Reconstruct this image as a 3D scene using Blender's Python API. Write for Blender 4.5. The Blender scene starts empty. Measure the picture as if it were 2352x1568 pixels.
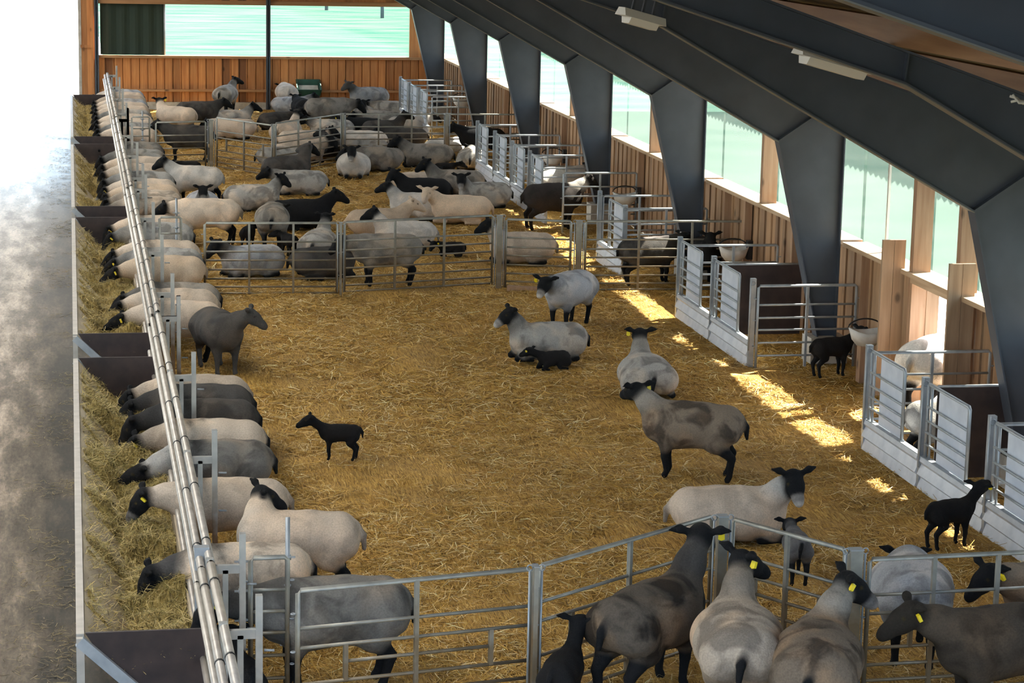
import bpy, math, random
import numpy as np
from mathutils import Vector, Matrix
random.seed(7); np.random.seed(7)
SC = bpy.context.scene
COL = SC.collection

# ------------------------------------------------------------------ camera
F = 5300.0; CX, CY = 1176.0, 784.0
hx, hy = 156-CX, -262-CY
vx = -586.0; vy = (F*F+hx*vx)/(-hy)
_dy = np.array([hx, hy, F]); _dy /= np.linalg.norm(_dy)
_dd = np.array([vx, vy, F]); _dd -= _dy*_dd.dot(_dy); _dd /= np.linalg.norm(_dd)
_dz = -_dd; _dx = np.cross(_dy, _dz)
CAMH = 5.25
M = np.stack([_dx, _dy, _dz], 1)          # world -> camera (x right, y down, z forward)
cam = bpy.data.cameras.new('camera'); cam_o = bpy.data.objects.new('camera', cam); COL.objects.link(cam_o)
right, down, fwd = M[0], M[1], M[2]
cam_o.matrix_world = Matrix(((right[0], -down[0], -fwd[0], 0), (right[1], -down[1], -fwd[1], 0), (right[2], -down[2], -fwd[2], CAMH), (0, 0, 0, 1)))
cam.sensor_width = 36; cam.sensor_fit = 'HORIZONTAL'; cam.lens = F/2352*36; cam.clip_end = 500
SC.camera = cam_o

# ------------------------------------------------------------------ light and exposure
W = bpy.data.worlds.new('world'); SC.world = W; W.use_nodes = True
nt = W.node_tree; bg = nt.nodes['Background']
sky = nt.nodes.new('ShaderNodeTexSky'); sky.sky_type = 'NISHITA'; sky.sun_disc = False
SUN = Vector((1.0, 0.42, 1.27)).normalized()
sky.sun_elevation = math.asin(SUN.z); sky.sun_rotation = math.atan2(SUN.x, SUN.y); sky.air_density = 1.0; sky.dust_density = 2.0
nt.links.new(sky.outputs[0], bg.inputs[0]); bg.inputs[1].default_value = 0.25
sun = bpy.data.lights.new('sun', 'SUN'); sun.energy = 13.0; sun.angle = 0.009; sun.color = (1.0, 0.95, 0.86)
sun_o = bpy.data.objects.new('sun', sun); COL.objects.link(sun_o)
sun_o.rotation_euler = SUN.to_track_quat('Z', 'Y').to_euler(); sun_o.location = (20, 10, 25)
SC.view_settings.view_transform = 'Standard'; SC.view_settings.look = 'None'
SC.view_settings.exposure = 1.72; SC.view_settings.gamma = 1; SC.view_settings.use_curve_mapping = False
SC.cycles.max_bounces = 8; SC.cycles.diffuse_bounces = 4; SC.cycles.transparent_max_bounces = 12
SC.cycles.sample_clamp_indirect = 6.0

# ------------------------------------------------------------------ pixel helpers (photo frame 2352x1568 -> place in the barn)
def G(x, y, z=0.0):
    r = M.T @ np.array([(x-CX)/F, (y-CY)/F, 1.0]); t = (z-CAMH)/r[2]
    return Vector((t*r[0], t*r[1], z))
def AX(x, y, X):
    r = M.T @ np.array([(x-CX)/F, (y-CY)/F, 1.0]); t = X/r[0]
    return Vector((X, t*r[1], CAMH+t*r[2]))
def Yat(X, z, yp):
    c = F*M[1]-(yp-CY)*M[2]
    return -(c[0]*X+c[2]*(z-CAMH))/c[1]
def Xat(Y, z, xp):
    c = F*M[0]-(xp-CX)*M[2]
    return -(c[1]*Y+c[2]*(z-CAMH))/c[0]

# ------------------------------------------------------------------ materials
def mat(name, col, rough=.6, metal=0.0, spec=.5):
    m = bpy.data.materials.new(name); m.use_nodes = True
    b = m.node_tree.nodes['Principled BSDF']
    b.inputs['Base Color'].default_value = (*col, 1); b.inputs['Roughness'].default_value = rough
    b.inputs['Metallic'].default_value = metal; b.inputs['Specular IOR Level'].default_value = spec
    return m
def nd(m, t, **kw):
    n = m.node_tree.nodes.new(t)
    for k, v in kw.items(): setattr(n, k, v)
    return n
def lk(m, a, b): m.node_tree.links.new(a, b)
def noise_col(m, c1, c2, scale=(1, 1, 1), nscale=5, detail=5, lo=.35, hi=.65, bump=0, bscale=None, coord='Object', dist=.02):
    b = m.node_tree.nodes['Principled BSDF']
    tc = nd(m, 'ShaderNodeTexCoord'); mp = nd(m, 'ShaderNodeMapping'); mp.inputs['Scale'].default_value = scale
    n = nd(m, 'ShaderNodeTexNoise'); n.inputs['Scale'].default_value = nscale; n.inputs['Detail'].default_value = detail
    r = nd(m, 'ShaderNodeValToRGB')
    r.color_ramp.elements[0].position = lo; r.color_ramp.elements[1].position = hi
    r.color_ramp.elements[0].color = (*c1, 1); r.color_ramp.elements[1].color = (*c2, 1)
    lk(m, tc.outputs[coord], mp.inputs[0]); lk(m, mp.outputs[0], n.inputs[0]); lk(m, n.outputs[0], r.inputs[0]); lk(m, r.outputs[0], b.inputs['Base Color'])
    if bump:
        bp = nd(m, 'ShaderNodeBump'); bp.inputs['Strength'].default_value = bump; bp.inputs['Distance'].default_value = dist
        if bscale:
            n2 = nd(m, 'ShaderNodeTexNoise'); n2.inputs['Scale'].default_value = bscale; n2.inputs['Detail'].default_value = 4
            lk(m, mp.outputs[0], n2.inputs[0]); lk(m, n2.outputs[0], bp.inputs['Height'])
        else: lk(m, n.outputs[0], bp.inputs['Height'])
        lk(m, bp.outputs[0], b.inputs['Normal'])
    return r
def galv(name, c1, c2, rust=None):
    m = mat(name, c1, .42, .35)
    r = noise_col(m, c1, c2, nscale=9, lo=.3, hi=.7)
    if rust:
        b = m.node_tree.nodes['Principled BSDF']
        tc = nd(m, 'ShaderNodeTexCoord'); sp = nd(m, 'ShaderNodeSeparateXYZ'); lk(m, tc.outputs['Object'], sp.inputs[0])
        n = nd(m, 'ShaderNodeTexNoise'); n.inputs['Scale'].default_value = 7; n.inputs['Detail'].default_value = 6; lk(m, tc.outputs['Object'], n.inputs[0])
        mr = nd(m, 'ShaderNodeMapRange'); mr.inputs[1].default_value = 1.0; mr.inputs[2].default_value = .35; lk(m, sp.outputs[2], mr.inputs[0])
        mu = nd(m, 'ShaderNodeMath', operation='MULTIPLY'); lk(m, n.outputs[0], mu.inputs[0]); lk(m, mr.outputs[0], mu.inputs[1])
        rr = nd(m, 'ShaderNodeMapRange'); rr.inputs[1].default_value = .14; rr.inputs[2].default_value = .46; lk(m, mu.outputs[0], rr.inputs[0])
        mx = nd(m, 'ShaderNodeMix', data_type='RGBA'); lk(m, rr.outputs[0], mx.inputs[0]); lk(m, r.outputs[0], mx.inputs[6]); mx.inputs[7].default_value = (*rust, 1)
        lk(m, mx.outputs[2], b.inputs['Base Color'])
    return m
MT = {}
MT['galv'] = galv('galvanised_steel', (.30, .33, .36), (.44, .46, .48))
MT['galv_worn'] = galv('worn_galvanised_steel', (.36, .37, .36), (.50, .49, .46), rust=(.20, .13, .075))
MT['galv_hurdle'] = galv('dirty_galvanised_steel', (.25, .25, .23), (.40, .39, .34), rust=(.22, .17, .11))
MT['rail'] = galv('worn_rail', (.40, .35, .30), (.55, .50, .44))
MT['plate'] = mat('white_sheet', (.60, .64, .72), .45)
noise_col(MT['plate'], (.52, .56, .64), (.66, .69, .76), nscale=4)
MT['kick'] = galv('zinc_sheet', (.52, .55, .6), (.66, .68, .72)); MT['kick'].node_tree.nodes['Principled BSDF'].inputs['Metallic'].default_value = .2
MT['ply'] = mat('brown_plywood', (.03, .018, .017), .5); noise_col(MT['ply'], (.022, .014, .014), (.045, .028, .025), nscale=6)
MT['steel_paint'] = mat('blue_grey_paint', (.045, .055, .07), .5); noise_col(MT['steel_paint'], (.050, .060, .078), (.064, .076, .098), nscale=3)
MT['steel_edge'] = mat('pale_edge_paint', (.16, .16, .14), .5)
MT['concrete'] = mat('concrete', (.4, .37, .32), .8); noise_col(MT['concrete'], (.36, .33, .28), (.52, .49, .43), nscale=7, bump=.2)
MT['lamp_white'] = mat('white_plastic', (.75, .74, .68), .4)
MT['black'] = mat('black_plastic', (.012, .012, .013), .45)
MT['bucket'] = mat('grey_white_plastic', (.62, .6, .56), .5); noise_col(MT['bucket'], (.5, .48, .44), (.7, .68, .64), nscale=6)
MT['green'] = mat('green_plastic', (.012, .06, .04), .4); noise_col(MT['green'], (.01, .05, .035), (.02, .085, .055), nscale=5)
MT['tag'] = mat('yellow_plastic', (.85, .65, .02), .45)
MT['cable'] = mat('white_cable', (.7, .68, .6), .5)
def wood(name, c1, c2, axis='z', plank=None, pw=.2):
    m = mat(name, c1, .7)
    sc = {'z': (9, 9, .7), 'y': (9, .7, 9), 'x': (.7, 9, 9)}[axis]
    r = noise_col(m, c1, c2, scale=sc, nscale=2.2, detail=6, lo=.3, hi=.72, bump=.15)
    b = m.node_tree.nodes['Principled BSDF']
    last = r.outputs[0]
    tc = nd(m, 'ShaderNodeTexCoord')
    if plank:                                   # each board its own tone
        sp = nd(m, 'ShaderNodeSeparateXYZ'); lk(m, tc.outputs['Object'], sp.inputs[0])
        dv = nd(m, 'ShaderNodeMath', operation='DIVIDE'); lk(m, sp.outputs['xyz'.index(plank)], dv.inputs[0]); dv.inputs[1].default_value = pw
        fl = nd(m, 'ShaderNodeMath', operation='FLOOR'); lk(m, dv.outputs[0], fl.inputs[0])
        wn = nd(m, 'ShaderNodeTexWhiteNoise', noise_dimensions='1D'); lk(m, fl.outputs[0], wn.inputs['W'])
        rp = nd(m, 'ShaderNodeValToRGB'); cr = rp.color_ramp
        cr.elements[0].color = (.38, .36, .40, 1); cr.elements[0].position = .0
        cr.elements[1].color = (1.12, 1.12, 1.1, 1); cr.elements[1].position = 1
        e = cr.elements.new(.16); e.color = (.8, .8, .82, 1)
        lk(m, wn.outputs[0], rp.inputs[0])
        mx = nd(m, 'ShaderNodeMix', data_type='RGBA', blend_type='MULTIPLY'); mx.inputs[0].default_value = 1
        lk(m, last, mx.inputs[6]); lk(m, rp.outputs[0], mx.inputs[7]); last = mx.outputs[2]
    vo = nd(m, 'ShaderNodeTexVoronoi'); vo.inputs['Scale'].default_value = 3.1      # knots
    mp2 = nd(m, 'ShaderNodeMapping'); mp2.inputs['Scale'].default_value = {'z': (1, 1, .55), 'y': (1, .55, 1), 'x': (.55, 1, 1)}[axis]
    lk(m, tc.outputs['Object'], mp2.inputs[0]); lk(m, mp2.outputs[0], vo.inputs[0])
    kr = nd(m, 'ShaderNodeMapRange'); kr.inputs[1].default_value = .05; kr.inputs[2].default_value = .13; kr.inputs[3].default_value = .35; kr.inputs[4].default_value = 1
    lk(m, vo.outputs['Distance'], kr.inputs[0])
    mk = nd(m, 'ShaderNodeMix', data_type='RGBA', blend_type='MULTIPLY'); mk.inputs[0].default_value = 1
    lk(m, last, mk.inputs[6]); lk(m, kr.outputs[0], mk.inputs[7]); lk(m, mk.outputs[2], b.inputs['Base Color'])
    return m
MT['board_back'] = wood('orange_boards', (.44, .165, .05), (.62, .28, .095), 'z', 'x', .2)
MT['board_right'] = wood('wall_boards', (.31, .175, .09), (.45, .28, .155), 'z', 'y', .15)
MT['stud'] = wood('stud_timber', (.30, .17, .095), (.42, .27, .17), 'z')
MT['beam_y'] = wood('sill_timber', (.40, .27, .16), (.55, .40, .26), 'y')
MT['beam_x'] = wood('beam_timber', (.34, .17, .07), (.46, .25, .12), 'x')
MT['purlin'] = wood('purlin_timber', (.26, .13, .055), (.36, .2, .09), 'y')
MT['leaf'] = wood('door_timber', (.27, .17, .10), (.38, .255, .16), 'z')
MT['roof'] = mat('fibre_cement', (.20, .155, .09), .8); noise_col(MT['roof'], (.12, .095, .06), (.19, .15, .095), nscale=2)
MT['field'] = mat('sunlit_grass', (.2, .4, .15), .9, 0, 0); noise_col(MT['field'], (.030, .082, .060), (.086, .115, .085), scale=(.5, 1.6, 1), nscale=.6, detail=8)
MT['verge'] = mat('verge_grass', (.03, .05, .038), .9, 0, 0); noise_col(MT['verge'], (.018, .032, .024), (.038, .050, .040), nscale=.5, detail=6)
MT['yard'] = mat('pale_yard', (.72, .7, .66), .8, 0, 0); noise_col(MT['yard'], (.66, .64, .6), (.8, .78, .74), nscale=1.5)
MT['trough'] = mat('trough_ply', (.42, .33, .22), .6); noise_col(MT['trough'], (.34, .27, .19), (.55, .46, .33), scale=(1, .4, 1), nscale=5)
MT['trough_cap'] = galv('trough_cap', (.40, .37, .33), (.52, .48, .43))
MT['net'] = mat('green_net', (.022, .04, .028), .8)
# plastic film in the window openings
def film(name, tcol, tr):
    m = bpy.data.materials.new(name); m.use_nodes = True; t = m.node_tree; t.nodes.remove(t.nodes['Principled BSDF'])
    o = t.nodes['Material Output']; a = nd(m, 'ShaderNodeBsdfTransparent'); a.inputs[0].default_value = (*tcol, 1)
    d = nd(m, 'ShaderNodeBsdfTranslucent'); d.inputs[0].default_value = (.135, .18, .157, 1)
    mx = nd(m, 'ShaderNodeMixShader'); mx.inputs[0].default_value = tr
    lk(m, a.outputs[0], mx.inputs[1]); lk(m, d.outputs[0], mx.inputs[2]); lk(m, mx.outputs[0], o.inputs[0])
    return m
MT['film'] = film('window_film', (.95, .96, .94), .26)
MT['ridge'] = film('ridge_fill_sheet', (.9, .9, .9), 1.0); [n for n in MT['ridge'].node_tree.nodes if n.type == 'BSDF_TRANSLUCENT'][0].inputs[0].default_value = (.68, .68, .66, 1)  # translucent sheet of the added ridge fill panel
MT['film_back'] = film('thin_window_film', (.95, 1.0, .98), .10)
# alley floor: damp concrete, trodden dirt, a strip of spilled hay dirt along the troughs
m = MT['alley'] = mat('damp_concrete', (.2, .17, .13), .5, 0, .5); b = m.node_tree.nodes['Principled BSDF']
tc = nd(m, 'ShaderNodeTexCoord'); mp = nd(m, 'ShaderNodeMapping'); mp.inputs['Scale'].default_value = (2.6, .55, 1); lk(m, tc.outputs['Object'], mp.inputs[0])
n = nd(m, 'ShaderNodeTexNoise'); n.inputs['Scale'].default_value = 1.4; n.inputs['Detail'].default_value = 10; n.inputs['Roughness'].default_value = .68; lk(m, mp.outputs[0], n.inputs[0])
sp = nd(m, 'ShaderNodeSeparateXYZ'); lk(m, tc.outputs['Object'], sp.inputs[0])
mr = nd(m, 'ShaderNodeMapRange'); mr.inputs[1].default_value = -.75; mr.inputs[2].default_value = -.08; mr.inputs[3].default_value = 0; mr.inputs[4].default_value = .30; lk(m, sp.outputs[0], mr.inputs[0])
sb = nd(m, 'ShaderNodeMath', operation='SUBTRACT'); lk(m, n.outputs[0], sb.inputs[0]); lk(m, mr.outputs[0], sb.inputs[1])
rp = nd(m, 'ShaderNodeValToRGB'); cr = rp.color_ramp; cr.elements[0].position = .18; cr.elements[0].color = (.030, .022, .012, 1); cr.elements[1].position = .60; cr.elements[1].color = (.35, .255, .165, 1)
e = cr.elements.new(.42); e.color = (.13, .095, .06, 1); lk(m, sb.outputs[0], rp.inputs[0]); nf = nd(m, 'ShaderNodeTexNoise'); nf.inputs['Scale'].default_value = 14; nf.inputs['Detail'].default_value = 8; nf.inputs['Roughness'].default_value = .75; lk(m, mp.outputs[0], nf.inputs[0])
mf = nd(m, 'ShaderNodeMapRange'); mf.inputs[1].default_value = .35; mf.inputs[2].default_value = .65; mf.inputs[3].default_value = .55; mf.inputs[4].default_value = 1.3; lk(m, nf.outputs[0], mf.inputs[0])
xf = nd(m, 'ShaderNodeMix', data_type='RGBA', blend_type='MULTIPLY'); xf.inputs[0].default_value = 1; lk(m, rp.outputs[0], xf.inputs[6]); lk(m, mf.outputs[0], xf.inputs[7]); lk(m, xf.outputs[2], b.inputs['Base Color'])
m2 = nd(m, 'ShaderNodeMapRange'); m2.inputs[1].default_value = .35; m2.inputs[2].default_value = .6; m2.inputs[3].default_value = .74; m2.inputs[4].default_value = .54; lk(m, sb.outputs[0], m2.inputs[0]); wy = nd(m, 'ShaderNodeMapRange'); wy.inputs[1].default_value = 22; wy.inputs[2].default_value = 44; wy.inputs[3].default_value = 1.0; wy.inputs[4].default_value = .34; lk(m, sp.outputs[1], wy.inputs[0])   # wetter toward the open doorway
wq = nd(m, 'ShaderNodeMath', operation='MULTIPLY'); lk(m, m2.outputs[0], wq.inputs[0]); lk(m, wy.outputs[0], wq.inputs[1]); lk(m, wq.outputs[0], b.inputs['Roughness'])
n2 = nd(m, 'ShaderNodeTexNoise'); n2.inputs['Scale'].default_value = 22; n2.inputs['Detail'].default_value = 6; lk(m, tc.outputs['Object'], n2.inputs[0])
bp = nd(m, 'ShaderNodeBump'); bp.inputs['Strength'].default_value = .12; bp.inputs['Distance'].default_value = .01; lk(m, n2.outputs[0], bp.inputs['Height']); lk(m, bp.outputs[0], b.inputs['Normal'])
# straw / hay
def straw_mat(name, c1, c2, c3, bump=.9):
    m = mat(name, c1, .75, 0, .3); b = m.node_tree.nodes['Principled BSDF']
    tc = nd(m, 'ShaderNodeTexCoord'); last = None
    outs = []
    for k, (rot, sc) in enumerate(((.3, (28, 3.2, 8)), (1.35, (30, 3.6, 8)), (2.4, (26, 3.0, 8)))):
        mp = nd(m, 'ShaderNodeMapping'); mp.inputs['Rotation'].default_value = (0, 0, rot); mp.inputs['Scale'].default_value = sc; mp.inputs['Location'].default_value = (k*3.1, k*1.7, 0)
        n = nd(m, 'ShaderNodeTexNoise'); n.inputs['Scale'].default_value = 2.2; n.inputs['Detail'].default_value = 4; n.inputs['Distortion'].default_value = .8
        lk(m, tc.outputs['Object'], mp.inputs[0]); lk(m, mp.outputs[0], n.inputs[0]); outs.append(n.outputs[0])
    mx1 = nd(m, 'ShaderNodeMath', operation='MAXIMUM'); lk(m, outs[0], mx1.inputs[0]); lk(m, outs[1], mx1.inputs[1])
    mx2 = nd(m, 'ShaderNodeMath', operation='MAXIMUM'); lk(m, mx1.outputs[0], mx2.inputs[0]); lk(m, outs[2], mx2.inputs[1])
    rp = nd(m, 'ShaderNodeValToRGB'); cr = rp.color_ramp; cr.elements[0].position = .44; cr.elements[0].color = (*c1, 1); cr.elements[1].position = .78; cr.elements[1].color = (*c3, 1)
    e = cr.elements.new(.6); e.color = (*c2, 1); lk(m, mx2.outputs[0], rp.inputs[0])
    n = nd(m, 'ShaderNodeTexNoise'); n.inputs['Scale'].default_value = 1.3; n.inputs['Detail'].default_value = 5; lk(m, tc.outputs['Object'], n.inputs[0])
    r2 = nd(m, 'ShaderNodeMapRange'); r2.inputs[1].default_value = .3; r2.inputs[2].default_value = .7; r2.inputs[3].default_value = .72; r2.inputs[4].default_value = 1.2; lk(m, n.outputs[0], r2.inputs[0])
    ml = nd(m, 'ShaderNodeMix', data_type='RGBA', blend_type='MULTIPLY'); ml.inputs[0].default_value = 1; lk(m, rp.outputs[0], ml.inputs[6]); lk(m, r2.outputs[0], ml.inputs[7]); lk(m, ml.outputs[2], b.inputs['Base Color'])
    bp = nd(m, 'ShaderNodeBump'); bp.inputs['Strength'].default_value = bump; bp.inputs['Distance'].default_value = .03; lk(m, mx2.outputs[0], bp.inputs['Height']); lk(m, bp.outputs[0], b.inputs['Normal'])
    return m
MT['straw'] = straw_mat('straw_bed', (.21, .11, .02), (.53, .30, .062), (.78, .54, .19))
MT['hay'] = straw_mat('hay', (.10, .068, .016), (.34, .24, .07), (.58, .44, .18))
def blade_mat(name):
    m = mat(name, (.6, .4, .12), .6, 0, .4); a = nd(m, 'ShaderNodeAttribute'); a.attribute_name = 'tone'; lk(m, a.outputs['Color'], m.node_tree.nodes['Principled BSDF'].inputs['Base Color']); return m
MT['blade'] = blade_mat('straw_stalks')
# fleece: colour per vertex is the animal's own coat, mottled
m = MT['fleece'] = mat('fleece', (.5, .5, .5), .95, 0, .15); b = m.node_tree.nodes['Principled BSDF']
a = nd(m, 'ShaderNodeAttribute'); a.attribute_name = 'coat'; tc = nd(m, 'ShaderNodeTexCoord'); oi = nd(m, 'ShaderNodeObjectInfo')
mu = nd(m, 'ShaderNodeVectorMath', operation='SCALE'); mu.inputs[0].default_value = (37, 53, 71); lk(m, oi.outputs['Random'], mu.inputs['Scale'])
ad = nd(m, 'ShaderNodeVectorMath', operation='ADD'); lk(m, tc.outputs['Object'], ad.inputs[0]); lk(m, mu.outputs[0], ad.inputs[1])
n = nd(m, 'ShaderNodeTexNoise'); n.inputs['Scale'].default_value = 4.5; n.inputs['Detail'].default_value = 3; n.inputs['Distortion'].default_value = .6; lk(m, ad.outputs[0], n.inputs[0])
mr = nd(m, 'ShaderNodeMapRange'); mr.inputs[1].default_value = .46; mr.inputs[2].default_value = .60; lk(m, n.outputs[0], mr.inputs[0])
mm = nd(m, 'ShaderNodeMath', operation='MULTIPLY'); lk(m, mr.outputs[0], mm.inputs[0]); lk(m, a.outputs['Alpha'], mm.inputs[1])
dk = nd(m, 'ShaderNodeMix', data_type='RGBA', blend_type='MULTIPLY'); dk.inputs[7].default_value = (.20, .20, .21, 1)
nw = nd(m, 'ShaderNodeTexNoise'); nw.inputs['Scale'].default_value = 3.1; nw.inputs['Detail'].default_value = 2; lk(m, mu.outputs[0], nw.inputs[0]); lk(m, ad.outputs[0], nw.inputs[0])
mw = nd(m, 'ShaderNodeMapRange'); mw.inputs[1].default_value = .48; mw.inputs[2].default_value = .66; lk(m, nw.outputs[0], mw.inputs[0])
mw2 = nd(m, 'ShaderNodeMath', operation='MULTIPLY'); lk(m, mw.outputs[0], mw2.inputs[0]); lk(m, a.outputs['Alpha'], mw2.inputs[1])
wm = nd(m, 'ShaderNodeMix', data_type='RGBA', blend_type='MULTIPLY'); wm.inputs[7].default_value = (1.75, 1.5, 1.25, 1); lk(m, mw2.outputs[0], wm.inputs[0]); lk(m, a.outputs['Color'], wm.inputs[6])
lk(m, mm.outputs[0], dk.inputs[0]); lk(m, wm.outputs[2], dk.inputs[6])
n2 = nd(m, 'ShaderNodeTexNoise'); n2.inputs['Scale'].default_value = 85; n2.inputs['Detail'].default_value = 4; lk(m, tc.outputs['Object'], n2.inputs[0])
m3 = nd(m, 'ShaderNodeMapRange'); m3.inputs[1].default_value = .3; m3.inputs[2].default_value = .7; m3.inputs[3].default_value = .84; m3.inputs[4].default_value = 1.12; lk(m, n2.outputs[0], m3.inputs[0])
d2 = nd(m, 'ShaderNodeMix', data_type='RGBA', blend_type='MULTIPLY'); d2.inputs[0].default_value = 1; lk(m, dk.outputs[2], d2.inputs[6]); lk(m, m3.outputs[0], d2.inputs[7]); lk(m, d2.outputs[2], b.inputs['Base Color'])
bp = nd(m, 'ShaderNodeBump'); bp.inputs['Strength'].default_value = .5; bp.inputs['Distance'].default_value = .012; lk(m, n2.outputs[0], bp.inputs['Height']); lk(m, bp.outputs[0], b.inputs['Normal'])

# ------------------------------------------------------------------ mesh helpers
class MB:
    def __init__(s): s.v = []; s.f = []; s.sm = []
    def add(s, vs, fs, smooth=False):
        o = len(s.v); s.v += [tuple(v) for v in vs]; s.f += [tuple(i+o for i in f) for f in fs]; s.sm += [smooth]*len(fs); return s
    def box(s, a, b):
        (x0, y0, z0), (x1, y1, z1) = a, b
        return s.add([(x0, y0, z0), (x1, y0, z0), (x1, y1, z0), (x0, y1, z0), (x0, y0, z1), (x1, y0, z1), (x1, y1, z1), (x0, y1, z1)],
                     [(0, 3, 2, 1), (4, 5, 6, 7), (0, 1, 5, 4), (1, 2, 6, 5), (2, 3, 7, 6), (3, 0, 4, 7)])
    def bar(s, p, q, w, h, up=(0, 0, 1)):
        p, q = Vector(p), Vector(q); d = (q-p).normalized(); u = Vector(up)
        if abs(d.dot(u)) > .95: u = Vector((1, 0, 0))
        r = d.cross(u).normalized(); u = r.cross(d).normalized(); vs = []
        for c in (p, q):
            for a, b2 in ((-1, -1), (1, -1), (1, 1), (-1, 1)): vs.append(c+r*(a*w/2)+u*(b2*h/2))
        return s.add(vs, [(3, 2, 1, 0), (4, 5, 6, 7), (0, 1, 5, 4), (1, 2, 6, 5), (2, 3, 7, 6), (3, 0, 4, 7)])
    def tube(s, pts, r, n=8, closed=False):
        pts = [Vector(p) for p in pts]; vs = []; fs = []; N = len(pts)
        for i, p in enumerate(pts):
            if closed: d = pts[(i+1) % N]-pts[i-1]
            else: d = pts[min(i+1, N-1)]-pts[max(i-1, 0)]
            d.normalize(); u = Vector((0, 0, 1)) if abs(d.z) < .9 else Vector((1, 0, 0))
            a = d.cross(u).normalized(); b2 = a.cross(d)
            for k in range(n): t = 2*math.pi*k/n; vs.append(p+a*(r*math.cos(t))+b2*(r*math.sin(t)))
        R = N if closed else N-1
        for i in range(R):
            j = (i+1) % N
            for k in range(n): k2 = (k+1) % n; fs.append((i*n+k, i*n+k2, j*n+k2, j*n+k))
        if not closed: fs += [tuple(range(n))[::-1], tuple((N-1)*n+k for k in range(n))]
        return s.add(vs, fs, True)
    def prism(s, poly, axis, a, b):                  # poly in the two other axes
        n = len(poly); vs = []
        for c in (a, b):
            for p in poly:
                vs.append({'x': (c, p[0], p[1]), 'y': (p[0], c, p[1]), 'z': (p[0], p[1], c)}[axis])
        fs = [tuple(range(n)), tuple(range(2*n-1, n-1, -1))]+[(i, (i+1) % n+0, (i+1) % n+n, i+n) for i in range(n)]
        return s.add(vs, fs)
    def mesh(s, name):
        me = bpy.data.meshes.new(name); me.from_pydata(s.v, [], s.f); me.polygons.foreach_set('use_smooth', s.sm); me.update()
        import bmesh
        bm = bmesh.new(); bm.from_mesh(me); bmesh.ops.recalc_face_normals(bm, faces=bm.faces); bm.to_mesh(me); bm.free()
        return me
def link(name, me, m, parent=None, loc=None, **props):
    o = bpy.data.objects.new(name, me); COL.objects.link(o)
    if me is not None and m is not None and not me.materials: me.materials.append(MT[m])
    if parent: o.parent = parent
    if loc is not None: o.location = loc
    for k, v in props.items(): o[k] = v
    return o
def obj(name, mb, m, parent=None, loc=None, **props): return link(name, mb.mesh(name), m, parent, loc, **props)
def thing(name, label, cat, loc=(0, 0, 0), rz=0, group=None):
    o = bpy.data.objects.new(name, None); COL.objects.link(o); o.location = loc; o.rotation_euler = (0, 0, rz); o.empty_display_size = .2
    o['label'] = label; o['category'] = cat
    if group: o['group'] = group
    return o
def struct(name, mb, m, parent=None, **props):
    o = obj(name, mb, m, parent, **props)
    if parent is None: o['kind'] = 'structure'
    return o
def fbm(x, y, seed=0, octs=4, base=1.0):
    rs = np.random.RandomState(seed); out = np.zeros_like(x); amp = 1.0; fr = base
    for _ in range(octs):
        tb = rs.rand(257, 257); xi = x*fr+rs.rand()*50; yi = y*fr+rs.rand()*50
        x0 = np.floor(xi).astype(int); y0 = np.floor(yi).astype(int); fx = xi-x0; fy = yi-y0
        fx = fx*fx*(3-2*fx); fy = fy*fy*(3-2*fy); a0 = x0 % 256; b0 = y0 % 256
        v = (tb[a0, b0]*(1-fx)+tb[a0+1, b0]*fx)*(1-fy)+(tb[a0, b0+1]*(1-fx)+tb[a0+1, b0+1]*fx)*fy
        out += amp*(v-.5); amp *= .5; fr *= 2.03
    return out
def grid_mesh(name, xs, ys, Z):
    nx, ny = len(xs), len(ys); XX, YY = np.meshgrid(xs, ys, indexing='ij')
    co = np.stack([XX, YY, Z], -1).reshape(-1, 3)
    i = np.arange((nx-1)*(ny-1)); a = (i//(ny-1))*ny+i % (ny-1)
    q = np.stack([a, a+ny, a+ny+1, a+1], 1)
    return np_mesh(name, co, q)
def np_mesh(name, co, q, smooth=True):
    me = bpy.data.meshes.new(name); me.vertices.add(len(co)); me.vertices.foreach_set('co', np.ascontiguousarray(co, dtype=np.float32).ravel())
    k = q.shape[1]; me.loops.add(q.size); me.loops.foreach_set('vertex_index', np.ascontiguousarray(q, dtype=np.int32).ravel())
    me.polygons.add(len(q)); me.polygons.foreach_set('loop_start', np.arange(0, q.size, k, dtype=np.int32)); me.polygons.foreach_set('loop_total', np.full(len(q), k, dtype=np.int32))
    me.polygons.foreach_set('use_smooth', np.full(len(q), smooth)); me.update(calc_edges=True); me.validate()
    return me
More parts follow.
